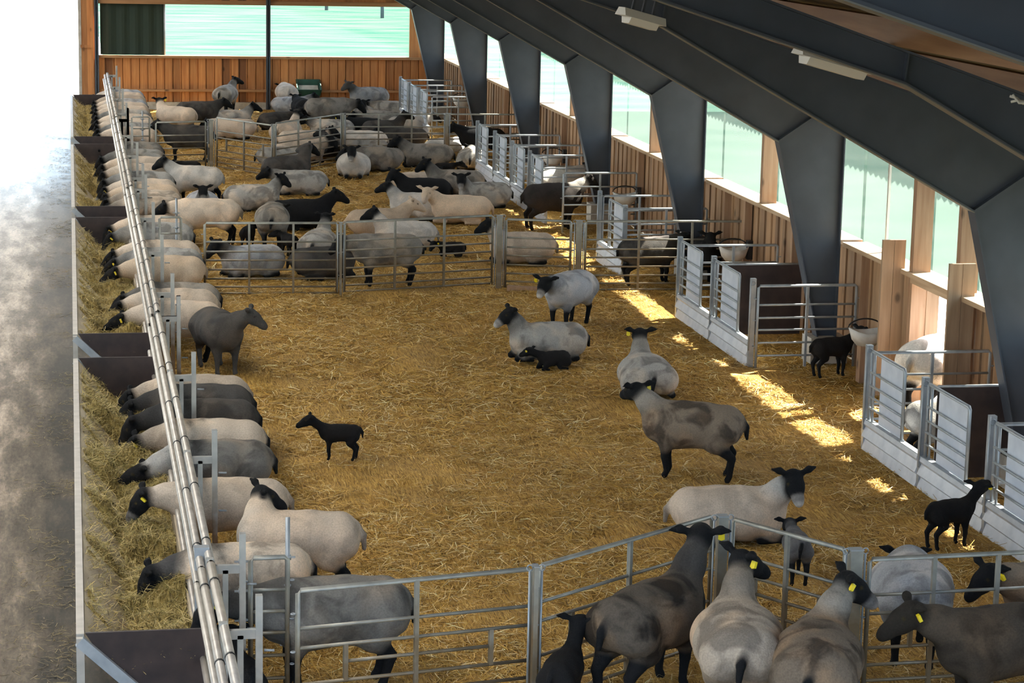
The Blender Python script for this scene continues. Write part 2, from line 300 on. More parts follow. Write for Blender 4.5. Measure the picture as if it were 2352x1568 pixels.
def blades(name, P, L, width, tilt, cols, label, cat, lift=.004):
    """P (n,3) centres; a bent strip of two quads per stalk"""
    n = len(P); a = np.random.rand(n)*2*np.pi; t = np.random.randn(n)*tilt
    d = np.stack([np.cos(a)*np.cos(t), np.sin(a)*np.cos(t), np.sin(t)], 1); s = np.stack([-np.sin(a), np.cos(a), np.random.randn(n)*.35], 1)
    s /= np.linalg.norm(s, axis=1)[:, None]; bend = np.stack([s[:, 0], s[:, 1], np.abs(np.random.randn(n))*.5], 1)*(np.random.randn(n)*.12*L)[:, None]
    w = (width*(.7+.6*np.random.rand(n)))[:, None]*s*.5; h = (L*.5)[:, None]*d
    c = P+np.array([0, 0, lift]); c[:, 2] += np.abs(h[:, 2])*.6
    co = np.stack([c-h-w, c-h+w, c+bend-w, c+bend+w, c+h-w*.6, c+h+w*.6], 1).reshape(-1, 3)
    b0 = np.arange(n)[:, None]*6; q = np.concatenate([b0+np.array([[0, 1, 3, 2]]), b0+np.array([[2, 3, 5, 4]])], 0)
    me = np_mesh(name, co, q, False)
    at = me.attributes.new('tone', 'FLOAT_COLOR', 'POINT')
    cc = np.repeat(np.concatenate([cols, np.ones((n, 1))], 1), 6, axis=0); at.data.foreach_set('color', cc.astype(np.float32).ravel())
    o = link(name, me, 'blade'); o['kind'] = 'stuff'; o['label'] = label; o['category'] = cat
    return o
def pick_cols(n, pal, jit=.12):
    pal = np.array(pal); c = pal[np.random.randint(0, len(pal), n)]; return np.clip(c*(1+jit*np.random.randn(n, 1)), .005, .9)

# ------------------------------------------------------------------ ground
WALLX = 8.95; GABY = 56.6
def straw_z(x, y): return .05*fbm(x, y, 3, 3, .9)+.035*fbm(x, y, 5, 3, 4.5)-.012
xs = np.arange(.76, WALLX+.02, .05); ys = np.arange(9.0, GABY+.05, .06)
XX, YY = np.meshgrid(xs, ys, indexing='ij')
link('floor', grid_mesh('floor', xs, ys, straw_z(XX, YY)), 'straw', kind='structure', label='deep bed of golden straw over the pens')
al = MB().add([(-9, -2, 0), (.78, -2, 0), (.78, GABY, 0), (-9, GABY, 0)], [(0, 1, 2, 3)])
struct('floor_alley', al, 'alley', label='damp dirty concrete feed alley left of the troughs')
yd = MB().add([(-40, GABY, -.02), (1.0, GABY, -.02), (1.0, 130, -.02), (-40, 130, -.02)], [(0, 1, 2, 3)])
struct('floor_yard', yd, 'yard', label='sunlit pale yard beyond the gable doorway')
struct('floor_apron', MB().add([(WALLX+.12, 21.5, -.015), (11.0, 21.5, -.015), (11.7, 30.0, -.015), (WALLX+.12, 30.0, -.015)], [(0, 1, 2, 3)]), 'yard', label='pale trodden ground outside the side doorway')
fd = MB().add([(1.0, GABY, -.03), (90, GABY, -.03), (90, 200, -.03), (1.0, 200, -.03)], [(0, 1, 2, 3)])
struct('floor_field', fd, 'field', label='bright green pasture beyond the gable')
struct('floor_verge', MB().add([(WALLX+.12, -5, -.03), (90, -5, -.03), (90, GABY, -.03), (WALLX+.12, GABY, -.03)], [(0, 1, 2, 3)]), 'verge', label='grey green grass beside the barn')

# ------------------------------------------------------------------ back wall (gable end)
Y = GABY
bx = lambda xp, yp: (lambda r: r[0]*(Y/r[1]))(M.T @ np.array([(xp-CX)/F, (yp-CY)/F, 1.0]))
bz = lambda xp, yp: (lambda r: CAMH+r[2]*(Y/r[1]))(M.T @ np.array([(xp-CX)/F, (yp-CY)/F, 1.0]))
SILLZ = bz(600, 130); WTOP = bz(600, 12); XL = bx(180, 100); XR = 9.0
wx0, wx1 = bx(228, 60), bx(941, 60); ROOFZ = lambda X: 3.33+.33*(8.68-X)
wb = MB(); xx = XL+.25
while xx < XR:                                                      # boards below the sill, one behind the other
    k = int(round((xx-XL)/.2)); w = .2; d = .018*(k % 2)
    wb.box((xx, Y+d, .14), (min(xx+w-.018, XR), Y+.05+d, SILLZ)); xx += w
wb.box((XL+.25, Y+.05, .14), (XR, Y+.075, SILLZ))
wb.box((wx1, Y, SILLZ), (XR, Y+.06, 3.2)); wb.box((XL, Y, WTOP+.02), (XR, Y+.07, 3.2))
wb.prism([(-9, 4.2), (XL, 4.2), (XL, 3.2), (XR, 3.2), (XR, ROOFZ(9.0)-.1), (-1, ROOFZ(-1)), (-9, ROOFZ(-1)-2.6)], 'y', Y, Y+.07)
struct('wall_back', wb, 'board_back', label='orange vertical board gable wall with a long window')
struct('trim_1', MB().box((XL, Y-.03, .0), (XL+.07, Y+.15, 4.2)), 'concrete', label='pale edge of the doorway jamb')
jb = MB().box((XL+.07, Y-.02, 0), (XL+.38, Y+.06, 4.2)).box((XL+.30, Y-.06, 0), (XL+.36, Y-.02, 4.2)).box((XL+.05, Y-.05, 1.45), (XL+.34, Y-.02, 1.52))
struct('trim_2', jb, 'board_back', label='orange boarded jamb beside the doorway')
struct('trim_3', MB().box((wx0-.05, Y-.10, SILLZ-.05), (XR, Y+.05, SILLZ+.01)), 'beam_x', label='timber sill along the gable window')
struct('trim_4', MB().box((XL+.4, Y-.12, .42), (XR, Y, .47)), 'beam_x', label='timber ledge low on the gable wall')
struct('trim_5', MB().box((wx0-.05, Y-.08, WTOP), (wx1+.1, Y+.02, WTOP+.1)), 'beam_x', label='timber head above the gable window')
struct('baseboard_back', MB().box((XL+.07, Y-.09, -.02), (XR, Y+.05, .16)), 'concrete', label='concrete plinth under the gable wall')
for i, xp in enumerate((222, 615)):
    x = bx(xp, 120); mb = MB().box((x-.05, Y-.2, 0), (x+.05, Y-.19, 4.6)).box((x-.05, Y-.1, 0), (x+.05, Y-.09, 4.6)).box((x-.01, Y-.2, 0), (x+.01, Y-.09, 4.6))
    o = struct('column_%s' % ('door', 'gable')[i], mb, 'steel_paint', label=('steel gable post beside the bright doorway', 'steel gable post dividing the long window')[i])
xn0, xn1 = wx0+.02, bx(378, 60); xm = bx(615, 60)
nb = MB()
for k in range(24):
    u = xn0+(xn1-xn0)*k/24; v = xn0+(xn1-xn0)*(k+1)/24; d0 = .02*math.sin(k*1.3); d1 = .02*math.sin((k+1)*1.3)
    nb.add([(u, Y+.01+d0, SILLZ+.02), (v, Y+.01+d1, SILLZ+.02), (v, Y+.01+d1, WTOP), (u, Y+.01+d0, WTOP)], [(0, 1, 2, 3)], True)
t = thing('wind_net', 'dark green wind net covering the left part of the gable window', 'net', (0, 0, 0))
obj('net_panel', nb, 'net', t); obj('edge_pole', MB().tube([(xn1, Y, SILLZ+.02), (xn1, Y, WTOP)], .02), 'galv', t)
for i, (a, c) in enumerate(((xn1+.03, xm-.06), (xm+.06, wx1-.005))):
    struct('window_%d' % (i+1), MB().box((a, Y+.03, SILLZ+.01), (c, Y+.034, WTOP)), 'film_back', label='clear film pane of the gable window, %s of the steel post' % ('left', 'right')[i])

# ------------------------------------------------------------------ right wall
FY = [7.5, 13.43, 19.36, 25.23, 31.14, 36.87, 42.81, 48.52, 54.29]
DY0, DY1 = 21.78, 22.98                                            # doorway in the right wall
wr = MB()
yy = 5.0; k = 0
while yy < GABY:
    if not (DY0-.05 < yy+.07 < DY1+.05):
        d = (0, .02)[k % 2]; wr.box((WALLX+d, yy, 0), (WALLX+.03+d, yy+.14, 1.38))
    yy += .15; k += 1
wr.box((WALLX+.05, 5, 0), (WALLX+.07, DY0, 1.38)).box((WALLX+.05, DY1, 0), (WALLX+.07, GABY, 1.38))
struct('wall_right', wr, 'board_right', label='board wall under the side windows')
SILL = MB()
for a, c in zip(FY[:-1], FY[1:]): SILL.box((WALLX-.24, a+.08, 1.36), (WALLX+.06, c-.08, 1.41))
SILL.box((WALLX-.24, FY[-1]+.08, 1.36), (WALLX+.06, GABY, 1.41))
struct('trim_6', SILL, 'beam_y', label='pale timber sill under the side windows')
st = MB(); studs = [15.6, 21.72, 23.02, 28.55, 34.45, 40.3, 46.1, 51.9]
for y in studs: st.box((WALLX-.2, y-.05, 0 if y in (21.72, 23.02) else 1.41), (WALLX, y+.05, 3.1))
for y in (16.9, 18.2, 26.4, 27.5, 29.6, 30.6, 32.5, 33.4, 35.6, 38.2, 39.2, 41.5, 44, 45, 47.3, 50, 51, 53, 17.6, 24.2, 24.9): st.box((WALLX-.1, y-.04, 0), (WALLX, y+.04, 1.36))
struct('trim_7', st, 'stud', label='timber studs of the right wall')
struct('trim_8', MB().box((WALLX-.03, DY1-.02, 0), (WALLX+.11, DY1+.03, 1.36)), 'leaf', label='sunlit reveal board of the side doorway')
hd = MB().box((WALLX-.22, DY0, 1.30), (WALLX+.02, DY1, 1.36)); struct('trim_9', hd, 'beam_y', label='timber head over the side doorway')
for i, (a, c) in enumerate(zip(FY[:-1], FY[1:])):
    cuts = [a]+[y for y in studs if a < y < c]+[c]
    for u, v in zip(cuts[:-1], cuts[1:]):
        n_ = len([o for o in bpy.data.objects if o.name.startswith('window_')])+1
        struct('window_%d' % n_, MB().box((WALLX+.02, u+.05, 1.41), (WALLX+.024, v-.05, 3.05)), 'film', label='film pane of the side windows')
struct('window_30', MB().box((WALLX+.02, FY[-1]+.05, 1.41), (WALLX+.024, GABY, 3.05)), 'film', label='film pane of the side windows by the gable')
ml = MB()
for y in FY: ml.box((WALLX-.01, y+2.0, 1.41), (WALLX+.015, y+2.04, 3.05)) if y < 50 and y != 19.36 else None
ml.box((WALLX-.01, 24.35, 1.41), (WALLX+.015, 24.39, 3.05))
struct('trim_10', ml, 'lamp_white', label='slim pale glazing bars')
# the door leaves, swung inwards
def leaf(n_, x0, x1, y, zt, label):
    mb = MB()
    for k in range(2): mb.box((x0+(x1-x0)*k/2+.002, y-.02, .02), (x0+(x1-x0)*(k+1)/2-.002, y+.02, zt))
    o = struct('door_%d' % n_, mb, 'leaf', label=label)
    obj('batten', MB().box((x0+.02, y+.02, .4), (x1-.02, y+.04, .5)).box((x0+.02, y+.02, 1.3), (x1-.02, y+.04, 1.4)), 'stud', o)
leaf(1, 8.5, 8.76, 23.25, 1.72, 'pale wooden hatch leaf left of the side doorway, swung into the barn')
leaf(2, 8.57, 8.85, 21.5, 1.74, 'pale wooden hatch leaf right of the side doorway, swung into the barn')

# ------------------------------------------------------------------ steel portal frames, roof
KN = (7.9, 2.57); KK = (4.98, 4.18)
def roofz(X): return 3.15+.33*(8.68-X)
def flange(mb, pts, w, th, y):
    for (p, q) in zip(pts[:-1], pts[1:]): mb.bar((p[0], y, p[1]), (q[0], y, q[1]), w, th, up=(0, 1, 0)) if False else mb.bar((p[0], y, p[1]), (q[0], y, q[1]), th, w, up=(0, 1, 0))
for i, y in enumerate(FY):
    fr = thing('portal_frame', 'blue grey steel portal frame along the right side', 'frame', (0, 0, 0)); fr['kind'] = 'structure'
    RX = -1.0; inner = [(8.46, .3), KN, KK, (RX, KK[1]+.353*(KK[0]-RX)-.25)]
    outer = [(8.68, .3), (8.68, 3.15), (RX, roofz(RX))]
    web = MB().prism(inner+outer[::-1], 'y', y-.006, y+.006); obj('web', web, 'steel_paint', fr)
    fl = MB(); flange(fl, inner, .17, .014, y); obj('inner_flange', fl, 'steel_edge' if False else 'steel_paint', fr)
    ed = MB(); flange(ed, [(p[0]-.004, p[1]-.008) for p in inner[1:]], .172, .006, y); obj('flange_edge', ed, 'steel_edge', fr, label='pale edge of the lower flange')  # paler strip along the lower flange
    fo = MB(); flange(fo, outer, .17, .014, y); obj('outer_flange', fo, 'steel_paint', fr)
    sp = MB(); flange(sp, [KN, (8.66, 3.08)], .16, .03, y); obj('splice_plate', sp, 'steel_paint', fr)
    s2 = MB(); flange(s2, [KK, (KK[0]+.02, roofz(KK[0]))], .1, .012, y); obj('stiffener', s2, 'steel_paint', fr)
    pl = MB().box((8.36, y-.17, 0), (8.8, y+.17, .3)); obj('plinth', pl, 'concrete', fr, label='pale concrete plinth')
slope = .33; RX = -1.0; EX = WALLX+.69
pu = MB()
for k in range(9):
    x = 8.45-k*1.17; z = roofz(x)+.02; pu.box((x-.04, 5, z), (x+.04, GABY, z+.16))
struct('trim_11', pu, 'purlin', label='timber purlins under the roof')
ysr = np.arange(4.6, GABY+.6, .0443); nph = np.arange(len(ysr)) % 4; cor = np.array([0, .022, .044, .022])[nph]
xsr = np.array([RX, EX]); Z = np.stack([roofz(x)+.20+cor for x in xsr], 0)
rf = grid_mesh('ceiling', xsr, ysr, Z)
ro = link('ceiling', rf, 'roof', kind='structure', label='brown corrugated roof underside')
md = ro.modifiers.new('thick', 'SOLIDIFY'); md.thickness = .02; md.offset = 1

lf = grid_mesh('ceiling', np.array([-12.0, -3.6]), ysr[::4], np.stack([np.full(len(ysr[::4]), roofz(-1)+.2-.33*7.6), np.full(len(ysr[::4]), roofz(-1)+.2)], 0))
link('ceiling_left', lf, 'roof', kind='structure', label='brown roof underside left of the added ridge fill panel')
struct('window_31', MB().box((-3.6, 4.6, roofz(-1)+.2), (-1.0, GABY+.6, roofz(-1)+.205)), 'ridge', label='added translucent fill panel along the roof ridge, out of view')  # added unseen panel, scatters the sun as soft interior fill

# ceiling lamps, cables
def lamp(p, q, label):
    p, q = Vector(p), Vector(q); L = (q-p).length; d = (q-p).normalized()
    t = thing('ceiling_lamp', label, 'lamp', (p+q)/2, 0, 'fluorescent lamps under the roof'); a = math.atan2(d.y, d.x); t.rotation_euler = (0, -math.asin(d.z), a)
    obj('housing', MB().prism([(-.05, .06), (.05, .06), (.085, .0), (-.085, .0)], 'x', -L/2, L/2), 'lamp_white', t)
    obj('diffuser', MB().prism([(-.08, 0), (.08, 0), (.055, -.05), (-.055, -.05)], 'x', -L/2+.06, L/2-.06), 'lamp_white', t)
    obj('bracket', MB().bar((-L*.25, 0, .06), (-L*.25, 0, .22), .02, .02).bar((L*.25, 0, .06), (L*.25, 0, .22), .02, .02).bar((0, 0, .06), (0, 0, .2), .02, .02), 'steel_paint', t)
lamp((4.15, 17.4, 4.37), (4.50, 17.5, 4.28), 'slim white fluorescent lamp, smaller and farther left of the two')
lamp((4.68, 14.6, 4.27), (5.22, 14.7, 4.13), 'white fluorescent lamp, larger and nearer right of the two')
def cable(p, q, label):
    t = bpy.data.objects
    mb = MB(); p, q = Vector(p), Vector(q)
    for k in range(3):
        pts = [p.lerp(q, s/14)+Vector((0, .02*k, -.05*math.sin(math.pi*s/14*2+k)*.6-.02*math.sin(s*1.7+k*2))) for s in range(15)]
        mb.tube(pts, .008, 5)
    o = obj('cable', mb, 'cable'); o['label'] = label; o['category'] = 'cable'
cable((5.3, 17.5, 4.33), (5.95, 17.6, 4.03), 'pale sagging cable bundle under the roof left of the larger lamp')
cable((5.35, 12.6, 4.18), (5.9, 12.5, 3.98), 'pale sagging cable bundle under the roof at the right edge')

# ------------------------------------------------------------------ troughs with hay
SEC = [(14.08, 22.84), (24.1, 32.91), (34.05, 42.54), (43.81, 52.79)]
tlab = ['wooden feed trough full of hay nearest the camera', 'wooden feed trough second from the camera', 'wooden feed trough third from the camera', 'wooden feed trough farthest away, by the gable doorway']
for i, (a, c) in enumerate(SEC):
    t = thing('feed_trough', tlab[i], 'trough', (0, a, 0), 0, 'feed troughs along the alley'); L = c-a
    obj('side_board', MB().prism([(-.0, .63), (.035, .63), (.46, .12), (.42, .12)], 'y', .03, L-.03), 'trough', t)
    obj('cap_rail', MB().box((-.02, .02, .60), (.03, L-.02, .65)), 'trough_cap', t)
    obj('floor_board', MB().box((.42, .02, .10), (.76, L-.02, .13)).box((.74, .02, .10), (.77, L-.02, .42)), 'trough', t)
    for y in (0, L-.02):
        obj('end_plate', MB().prism([(.035, .66), (.78, .66), (.78, .08), (.40, .08)], 'y', y, y+.022), 'ply', t, label='dark brown plywood end plate')
    for y, s in ((-.05, -1), (L+.01, 1)):
        obj('leg', MB().box((-.02, y, 0), (.03, y+.045, .64)), 'trough_cap', t); obj('brace', MB().bar((0, y+.02, .62), (.62, y+.02, .03), .045, .07), 'galv', t)
    if L > 5:
        for s in (.33, .66): obj('leg', MB().box((-.02, L*s, 0), (.02, L*s+.05, .6)), 'trough_cap', t)
    xs = np.linspace(.06, .735, 26); ys = np.arange(.04, L-.03, .035); XX, YY = np.meshgrid(xs, ys, indexing='ij')
    u = (XX-.06)/.675; sag = .60-.52*u
    prof = np.maximum(.63-(XX)*1.2+.02, .23+.10*u) + .10*np.sin(np.clip((YY)/1.2, 0, 1)*0)
    Z = prof+.24*fbm(XX, YY+a, 20+i, 3, 2.1)*np.clip(u*4, .2, 1)+.09*fbm(XX, YY+a, 30+i, 3, 7)+.05*np.sin(np.pi*u)
    # heap is low by the near end plate of each trough
    if i > -1:
        hh = np.clip((L-YY)/.6, 0, 1); Z = np.maximum(Z-.12*(1-hh), .60-1.16*XX+.02)
    me = grid_mesh('hay_heap', xs, ys, Z)
    o = link('hay_heap', me, 'hay', loc=(0, a, 0)); o['kind'] = 'stuff'; o['label'] = ['loose hay in the nearest trough', 'loose hay in the second trough', 'loose hay in the third trough', 'loose hay in the farthest trough'][i]; o['category'] = 'hay'
    n = [26000, 12000, 6000, 4000][i]; ix = np.random.randint(0, len(xs), n); iy = np.random.randint(0, len(ys), n)
    P = np.stack([xs[ix]+.02*np.random.randn(n), a+ys[iy], Z[ix, iy]], 1); P[:, 0] = np.clip(P[:, 0], .03, .74)
    blades('hay_stalks', P, .06+.10*np.random.rand(n), np.full(n, .0035), .3, pick_cols(n, [(.48, .36, .12), (.36, .27, .08), (.24, .19, .055), (.62, .48, .21), (.13, .095, .026), (.30, .25, .08)]),
           ['dry hay stalks over the nearest trough', 'dry hay stalks over the second trough', 'dry hay stalks over the third trough', 'dry hay stalks over the farthest trough'][i], 'hay')

# ------------------------------------------------------------------ straw stalks on the floor
def scatter(n, y0, y1):
    x = .8+np.random.rand(n)*(WALLX-1.0); y = y0+(y1-y0)*np.random.rand(n)
    k = fbm(x, y, 41, 3, 1.4) > -.35*np.random.rand(n)-.05
    x, y = x[k], y[k]
    return np.stack([x, y, straw_z(x, y)], 1)
PAL = [(.74, .50, .17), (.62, .385, .09), (.50, .29, .055), (.88, .70, .38), (.34, .185, .035), (.58, .34, .07), (.44, .26, .05)]
for nm, n, y0, y1, L0, w in (('near', 120000, 12.4, 22, .085, .0050), ('mid', 80000, 22, 32, .10, .0068), ('far', 50000, 32, 56, .16, .011)):
    P = scatter(n, y0, y1); n = len(P)
    blades('straw_stalks', P, L0+.13*np.random.rand(n)**2, np.full(n, w), .16, pick_cols(n, PAL), {'near': 'loose straw stalks strewn nearest the camera', 'mid': 'loose straw stalks strewn in the middle pen', 'far': 'loose straw stalks strewn in the far pen'}[nm], 'straw')
n = 9000; x = -.03-np.abs(np.random.randn(n))*.28; y = 12.4+np.random.rand(n)**1.3*38; k = (fbm(x, y, 77, 3, 2.2) > -.05) & (x > -1.6)
P = np.stack([x[k], y[k], np.full(k.sum(), .003)], 1); n = len(P)
blades('hay_stalks', P, .03+.07*np.random.rand(n), np.full(n, .004), .08, pick_cols(n, [(.20, .15, .06), (.12, .09, .035), (.28, .21, .09), (.07, .05, .02)]), 'spilled wisps of hay on the alley floor beside the troughs', 'hay')

# ------------------------------------------------------------------ feed barrier on the left
HY = [13.05, 14.39, 17.32, 20.37, 23.3, 24.71, 27.57, 30.5, 33.55, 34.85, 37.82, 40.95, 43.86, 44.98, 48.1, 51.1, 54.35]
def ring(c, r, up=(0, 1, 0), th=.006):
    a = [(c[0]+r*math.cos(t), c[1], c[2]+r*math.sin(t)) for t in np.linspace(0, 2*np.pi, 13)[:-1]]; return MB().tube(a, th, 6, True)
BS = [(12.0, 14.3), (14.39, 23.35), (23.3, 33.6), (33.55, 43.9), (43.86, 54.4)]
blab = ['short galvanised feed barrier at the near left corner', 'galvanised feed barrier along the nearest full trough', 'galvanised feed barrier along the second trough', 'galvanised feed barrier along the third trough', 'galvanised feed barrier along the farthest trough']
for i, (a, c) in enumerate(BS):
    t = thing('feed_barrier', blab[i], 'barrier', (.8, a, 0), 0, 'feed barriers along the troughs'); L = c-a
    for x, z, r in ((.035, 1.0, .029), (-.025, .965, .027), (-.055, .87, .022), (-.03, .46, .022)):
        rl = obj('rail', MB().tube([(x, -.06, z), (x, L+.06, z)], r, 10), 'rail', t)
        for q in np.arange(.5, L, 1.46):
            if r > .025: obj('rail_joint', MB().tube([(x, q-.012, z), (x, q+.012, z)], r+.004, 10), 'black', rl)
    for y in HY:
        if a-.05 <= y < c-.02 or (i == 0 and y < 14):
            yy = y-a; h = 1.0
            obj('support_post', MB().bar((.03, yy, 0), (.03, yy, h+.03), .05, .05), 'galv_worn', t)
            sf = obj('crossbar', MB().bar((.03, yy, .955), (.25, yy, .955), .035, .055), 'galv_worn', t)
            obj('yoke_post', MB().bar((.24, yy, 0), (.24, yy, 1.19), .05, .04), 'galv_worn', t)
            obj('short_post', MB().bar((.13, yy, 0), (.13, yy, .95), .035, .035), 'galv_worn', t)
            [obj('ring_pin', MB().tube([(.27, yy, z), (.33, yy-.01, z)], .008, 6), 'galv', t) for z in (.55, .85)]
t = thing('feed_barrier', 'galvanised end post of the feed barrier by the near trough corner', 'post', (.79, 14.62, 0))
obj('post', MB().box((-.045, -.03, 0), (.045, .03, 1.03)), 'galv', t); obj('cap', MB().box((-.05, -.035, 1.03), (.05, .035, 1.045)), 'galv', t); obj('ring', ring((.05, -.05, .9), .035), 'galv', t)

# ------------------------------------------------------------------ hurdles and posts
ZB = [.95, .70, .57, .455, .33, .21, .10, .015]
def hurdle(name, p, q, label, group, bars=ZB, ups=2, creep=False, h=.95, low=.0, cat='gate', m='galv_hurdle'):
    p, q = Vector((p[0], p[1], 0)), Vector((q[0], q[1], 0)); L = (q-p).length; a = math.atan2(q.y-p.y, q.x-p.x)
    t = thing(name, label, cat, p, a, group); k = h/.95
    fr = MB().tube([(.0, 0, low), (.0, 0, (h-.02)), (.02, 0, h), (L-.02, 0, h), (L, 0, h-.02), (L, 0, low)], .017, 8)
    obj('frame', fr, m, t)
    g = .42 if L > 1.2 else .3
    for z in bars[1:]:
        z *= k; x0, x1 = 0, L
        if creep and z/k in (creep if isinstance(creep, tuple) else (.455, )): x0, x1 = g*.75, L-g*.65
        obj('bar', MB().tube([(x0, 0, z), (x1, 0, z)], .0125, 8), m, t)
    for u in range(ups):
        x = L*(u+1)/(ups+1); obj('upright', MB().bar((x, -.004, low+.01), (x, -.004, h), .03, .028), m, t)
    if creep:
        for x in (g*.75, L-g*.65): obj('creep_post', MB().bar((x, -.004, .33*k), (x, -.004, .57*k), .03, .028), m, t)
    hg = MB()
    for x in (-.03, L+.03):
        for z in (.25, .55, .8): hg.tube([(x+.014*math.cos(s), .014*math.sin(s), z*k) for s in np.linspace(0, 6.28, 9)[:-1]], .005, 5, True)
    obj('hinge_eye', hg, 'galv', t)
    return t
def gate_px(p, q, *a, **k): return hurdle('hurdle_gate', G(*p, .95), G(*q, .95), *a, **k)
def post(px, label, h=1.0, w=.07, name='gate_post', ringz=None):
    g = G(*px, h); t = thing(name, label, 'post', (g.x, g.y, 0), 0)
    obj('post_tube', MB().box((-w/2, -.035, -.05), (w/2, .035, h)), 'galv_hurdle', t); obj('post_cap', MB().box((-w/2-.004, -.039, h), (w/2+.004, .039, h+.008)), 'galv', t)
    for s in (-1, 1): obj('drop_pin', MB().tube([(s*(w/2+.025), 0, .05), (s*(w/2+.025), 0, h-.03)], .008, 6).tube([(s*(w/2+.025)+.02*math.cos(a), 0, h-.01+.02*math.sin(a)) for a in np.linspace(0, 6.28, 11)[:-1]], .005, 5, True), 'galv', t)
    return t
GF, GM, GB = 'hurdle gates of the front fence', 'hurdle gates of the middle fence', 'hurdle gates of the far fence'
gate_px((684, 1356), (1220, 1306), 'front fence hurdle gate at left, in front of the big grey ewe', GF, ups=1, creep=True)
gate_px((1242, 1298), (1636, 1186), 'front fence hurdle gate slanting up to the corner post', GF, ups=1, creep=True)
gate_px((1684, 1192), (1942, 1262), 'front fence hurdle gate slanting down from the corner post, lamb behind it', GF, ups=1, creep=True)
e0, e1 = G(1998, 1284, .95), G(2352, 1268, .95); e1 = e0+(e1-e0)*1.25
hurdle('hurdle_gate', e0, e1, 'front fence hurdle gate at the right edge of the photo', GF, ups=2, creep=True)
post((1231, 1300), 'slim gate post joining the two left hurdles of the front fence', 1.0, .03)
post((1660, 1185), 'corner post at the peak of the front fence', 1.0, .07)
post((1966, 1262), 'thick pale gate post in the front fence, above two touching heads', 1.02, .085)
gate_px((470, 512), (775, 512), 'middle fence hurdle gate at left, grey sheep lying behind it', GM, ups=2)
gate_px((792, 510), (1132, 495), 'wide middle fence hurdle gate with a grey ewe walking behind it', GM, ups=2)
gate_px((1163, 503), (1312, 508), 'small middle fence hurdle gate with a cream sheep lying behind it', GM, ups=0)
gate_px((1346, 508), (1712, 508), 'middle fence hurdle gate reaching into the right hand pens', GM, ups=2)
post((783, 511), 'slim gate post between the two left hurdles of the middle fence', .98, .03)
post((1148, 495), 'gate post left of the small middle fence hurdle', 1.0, .07)
post((1331, 507), 'gate post right of the small middle fence hurdle', 1.0, .07)
gate_px((358, 281), (472, 279), 'far fence hurdle gate at left, dark grey sheep standing behind', GB, ups=0)
gate_px((498, 270), (625, 288), 'far fence hurdle gate with a creep opening, clean straw behind', GB, ups=1, creep=True)
gate_px((633, 283), (784, 262), 'far fence hurdle gate slanting away, cream sheep piled behind', GB, ups=2)
gate_px((793, 262), (1022, 262), 'wide far fence hurdle gate in front of the crowded lying sheep', GB, ups=2)
gate_px((1032, 262), (1196, 263), 'far fence hurdle gate reaching into the right hand pens', GB, ups=1)
post((485, 275), 'gate post between the two left hurdles of the far fence', 1.0, .07)
post((629, 286), 'slim gate post at the front corner of the far fence', .98, .03)
post((788, 261), 'slim gate post at the back corner of the far fence', .98, .03)
post((1027, 261), 'gate post at the right end of the wide far hurdle', .98, .06)
NR = [.99, .74, .60, .46, .31, .16]
hurdle('narrow_gate', (1.10, 14.5), (1.34, 14.5), 'narrow gate of rungs closing the near end of the feed barrier', 'narrow gates at the barrier', bars=NR, ups=0, h=.99)
hurdle('narrow_gate', (1.12, 30.5), (1.40, 30.5), 'narrow gate of rungs at the barrier, start of the middle fence', 'narrow gates at the barrier', bars=NR, ups=0, h=.99)
hurdle('narrow_gate', (1.12, 44.2), (1.45, 44.2), 'narrow gate of rungs at the barrier, start of the far fence', 'narrow gates at the barrier', bars=NR, ups=0, h=.99)
def pole(px, h, label, drop=1):
    g = G(*px, h); t = thing('gate_pole', label, 'pole', (g.x, g.y, 0)); obj('pole', MB().tube([(0, 0, 0), (0, 0, h)], .016, 10), 'galv', t)
    cl = MB()
    for z in (.35, .55, .75, .95): cl.tube([(0, 0, z-.015), (0, 0, z+.015)], .024, 10).bar((-.05, 0, z), (.05, 0, z), .012, .012)
    obj('clamp', cl, 'galv', t)
pole((661, 1188), 1.22, 'tall thin pole at the left end of the front fence')
pole((405, 455), 1.15, 'tall thin pole at the left end of the middle fence')
pole((327, 255), 1.1, 'tall thin pole at the left end of the far fence')
pole((556, 1245), 1.08, 'thin ringed pole just right of the near yoke post')

# ------------------------------------------------------------------ lambing pens along the right wall
PX = 7.6
def fpost(y, label, h=1.03):
    t = thing('pen_post', label, 'post', (PX, y, 0)); obj('post_tube', MB().box((-.03, -.03, 0), (.03, .03, h)), 'galv', t)
    obj('latch', ring((-.01, -.04, h-.05), .025), 'galv', t); obj('drop_pin', MB().tube([(-.04, -.045, .2), (-.04, -.045, h)], .008, 6), 'galv', t)
def panel(y0, y1, label, full=1.6, kick=True, kick_end=None):
    """gate hung on the far post y0, reaching toward the camera to y1; its zinc kickboard below"""
    t = thing('pen_gate', label, 'gate', (PX, y0, 0), 0, 'white plated gates of the lambing pens'); L = y0-y1
    obj('gate_frame', MB().tube([(0, -.04, .30), (0, -.04, .97), (0, -.06, .985), (0, -L+.02, .985), (0, -L, .965), (0, -L, .30)], .018, 8).tube([(0, -.13, .31), (0, -.13, .97)], .012, 6), 'galv', t)
    obj('plate', MB().box((.012, -L+.03, .31), (.018, -.27, .97)), 'plate', t, label='white sheet over the gate')
    for z in (.43, .54, .65, .78): obj('bar', MB().tube([(-.008, -.04, z), (-.008, -L, z)], .012, 8), 'galv', t)
    obj('hinge', MB().box((-.02, -L-.02, .28), (.02, -L+.03, .32)), 'galv', t)
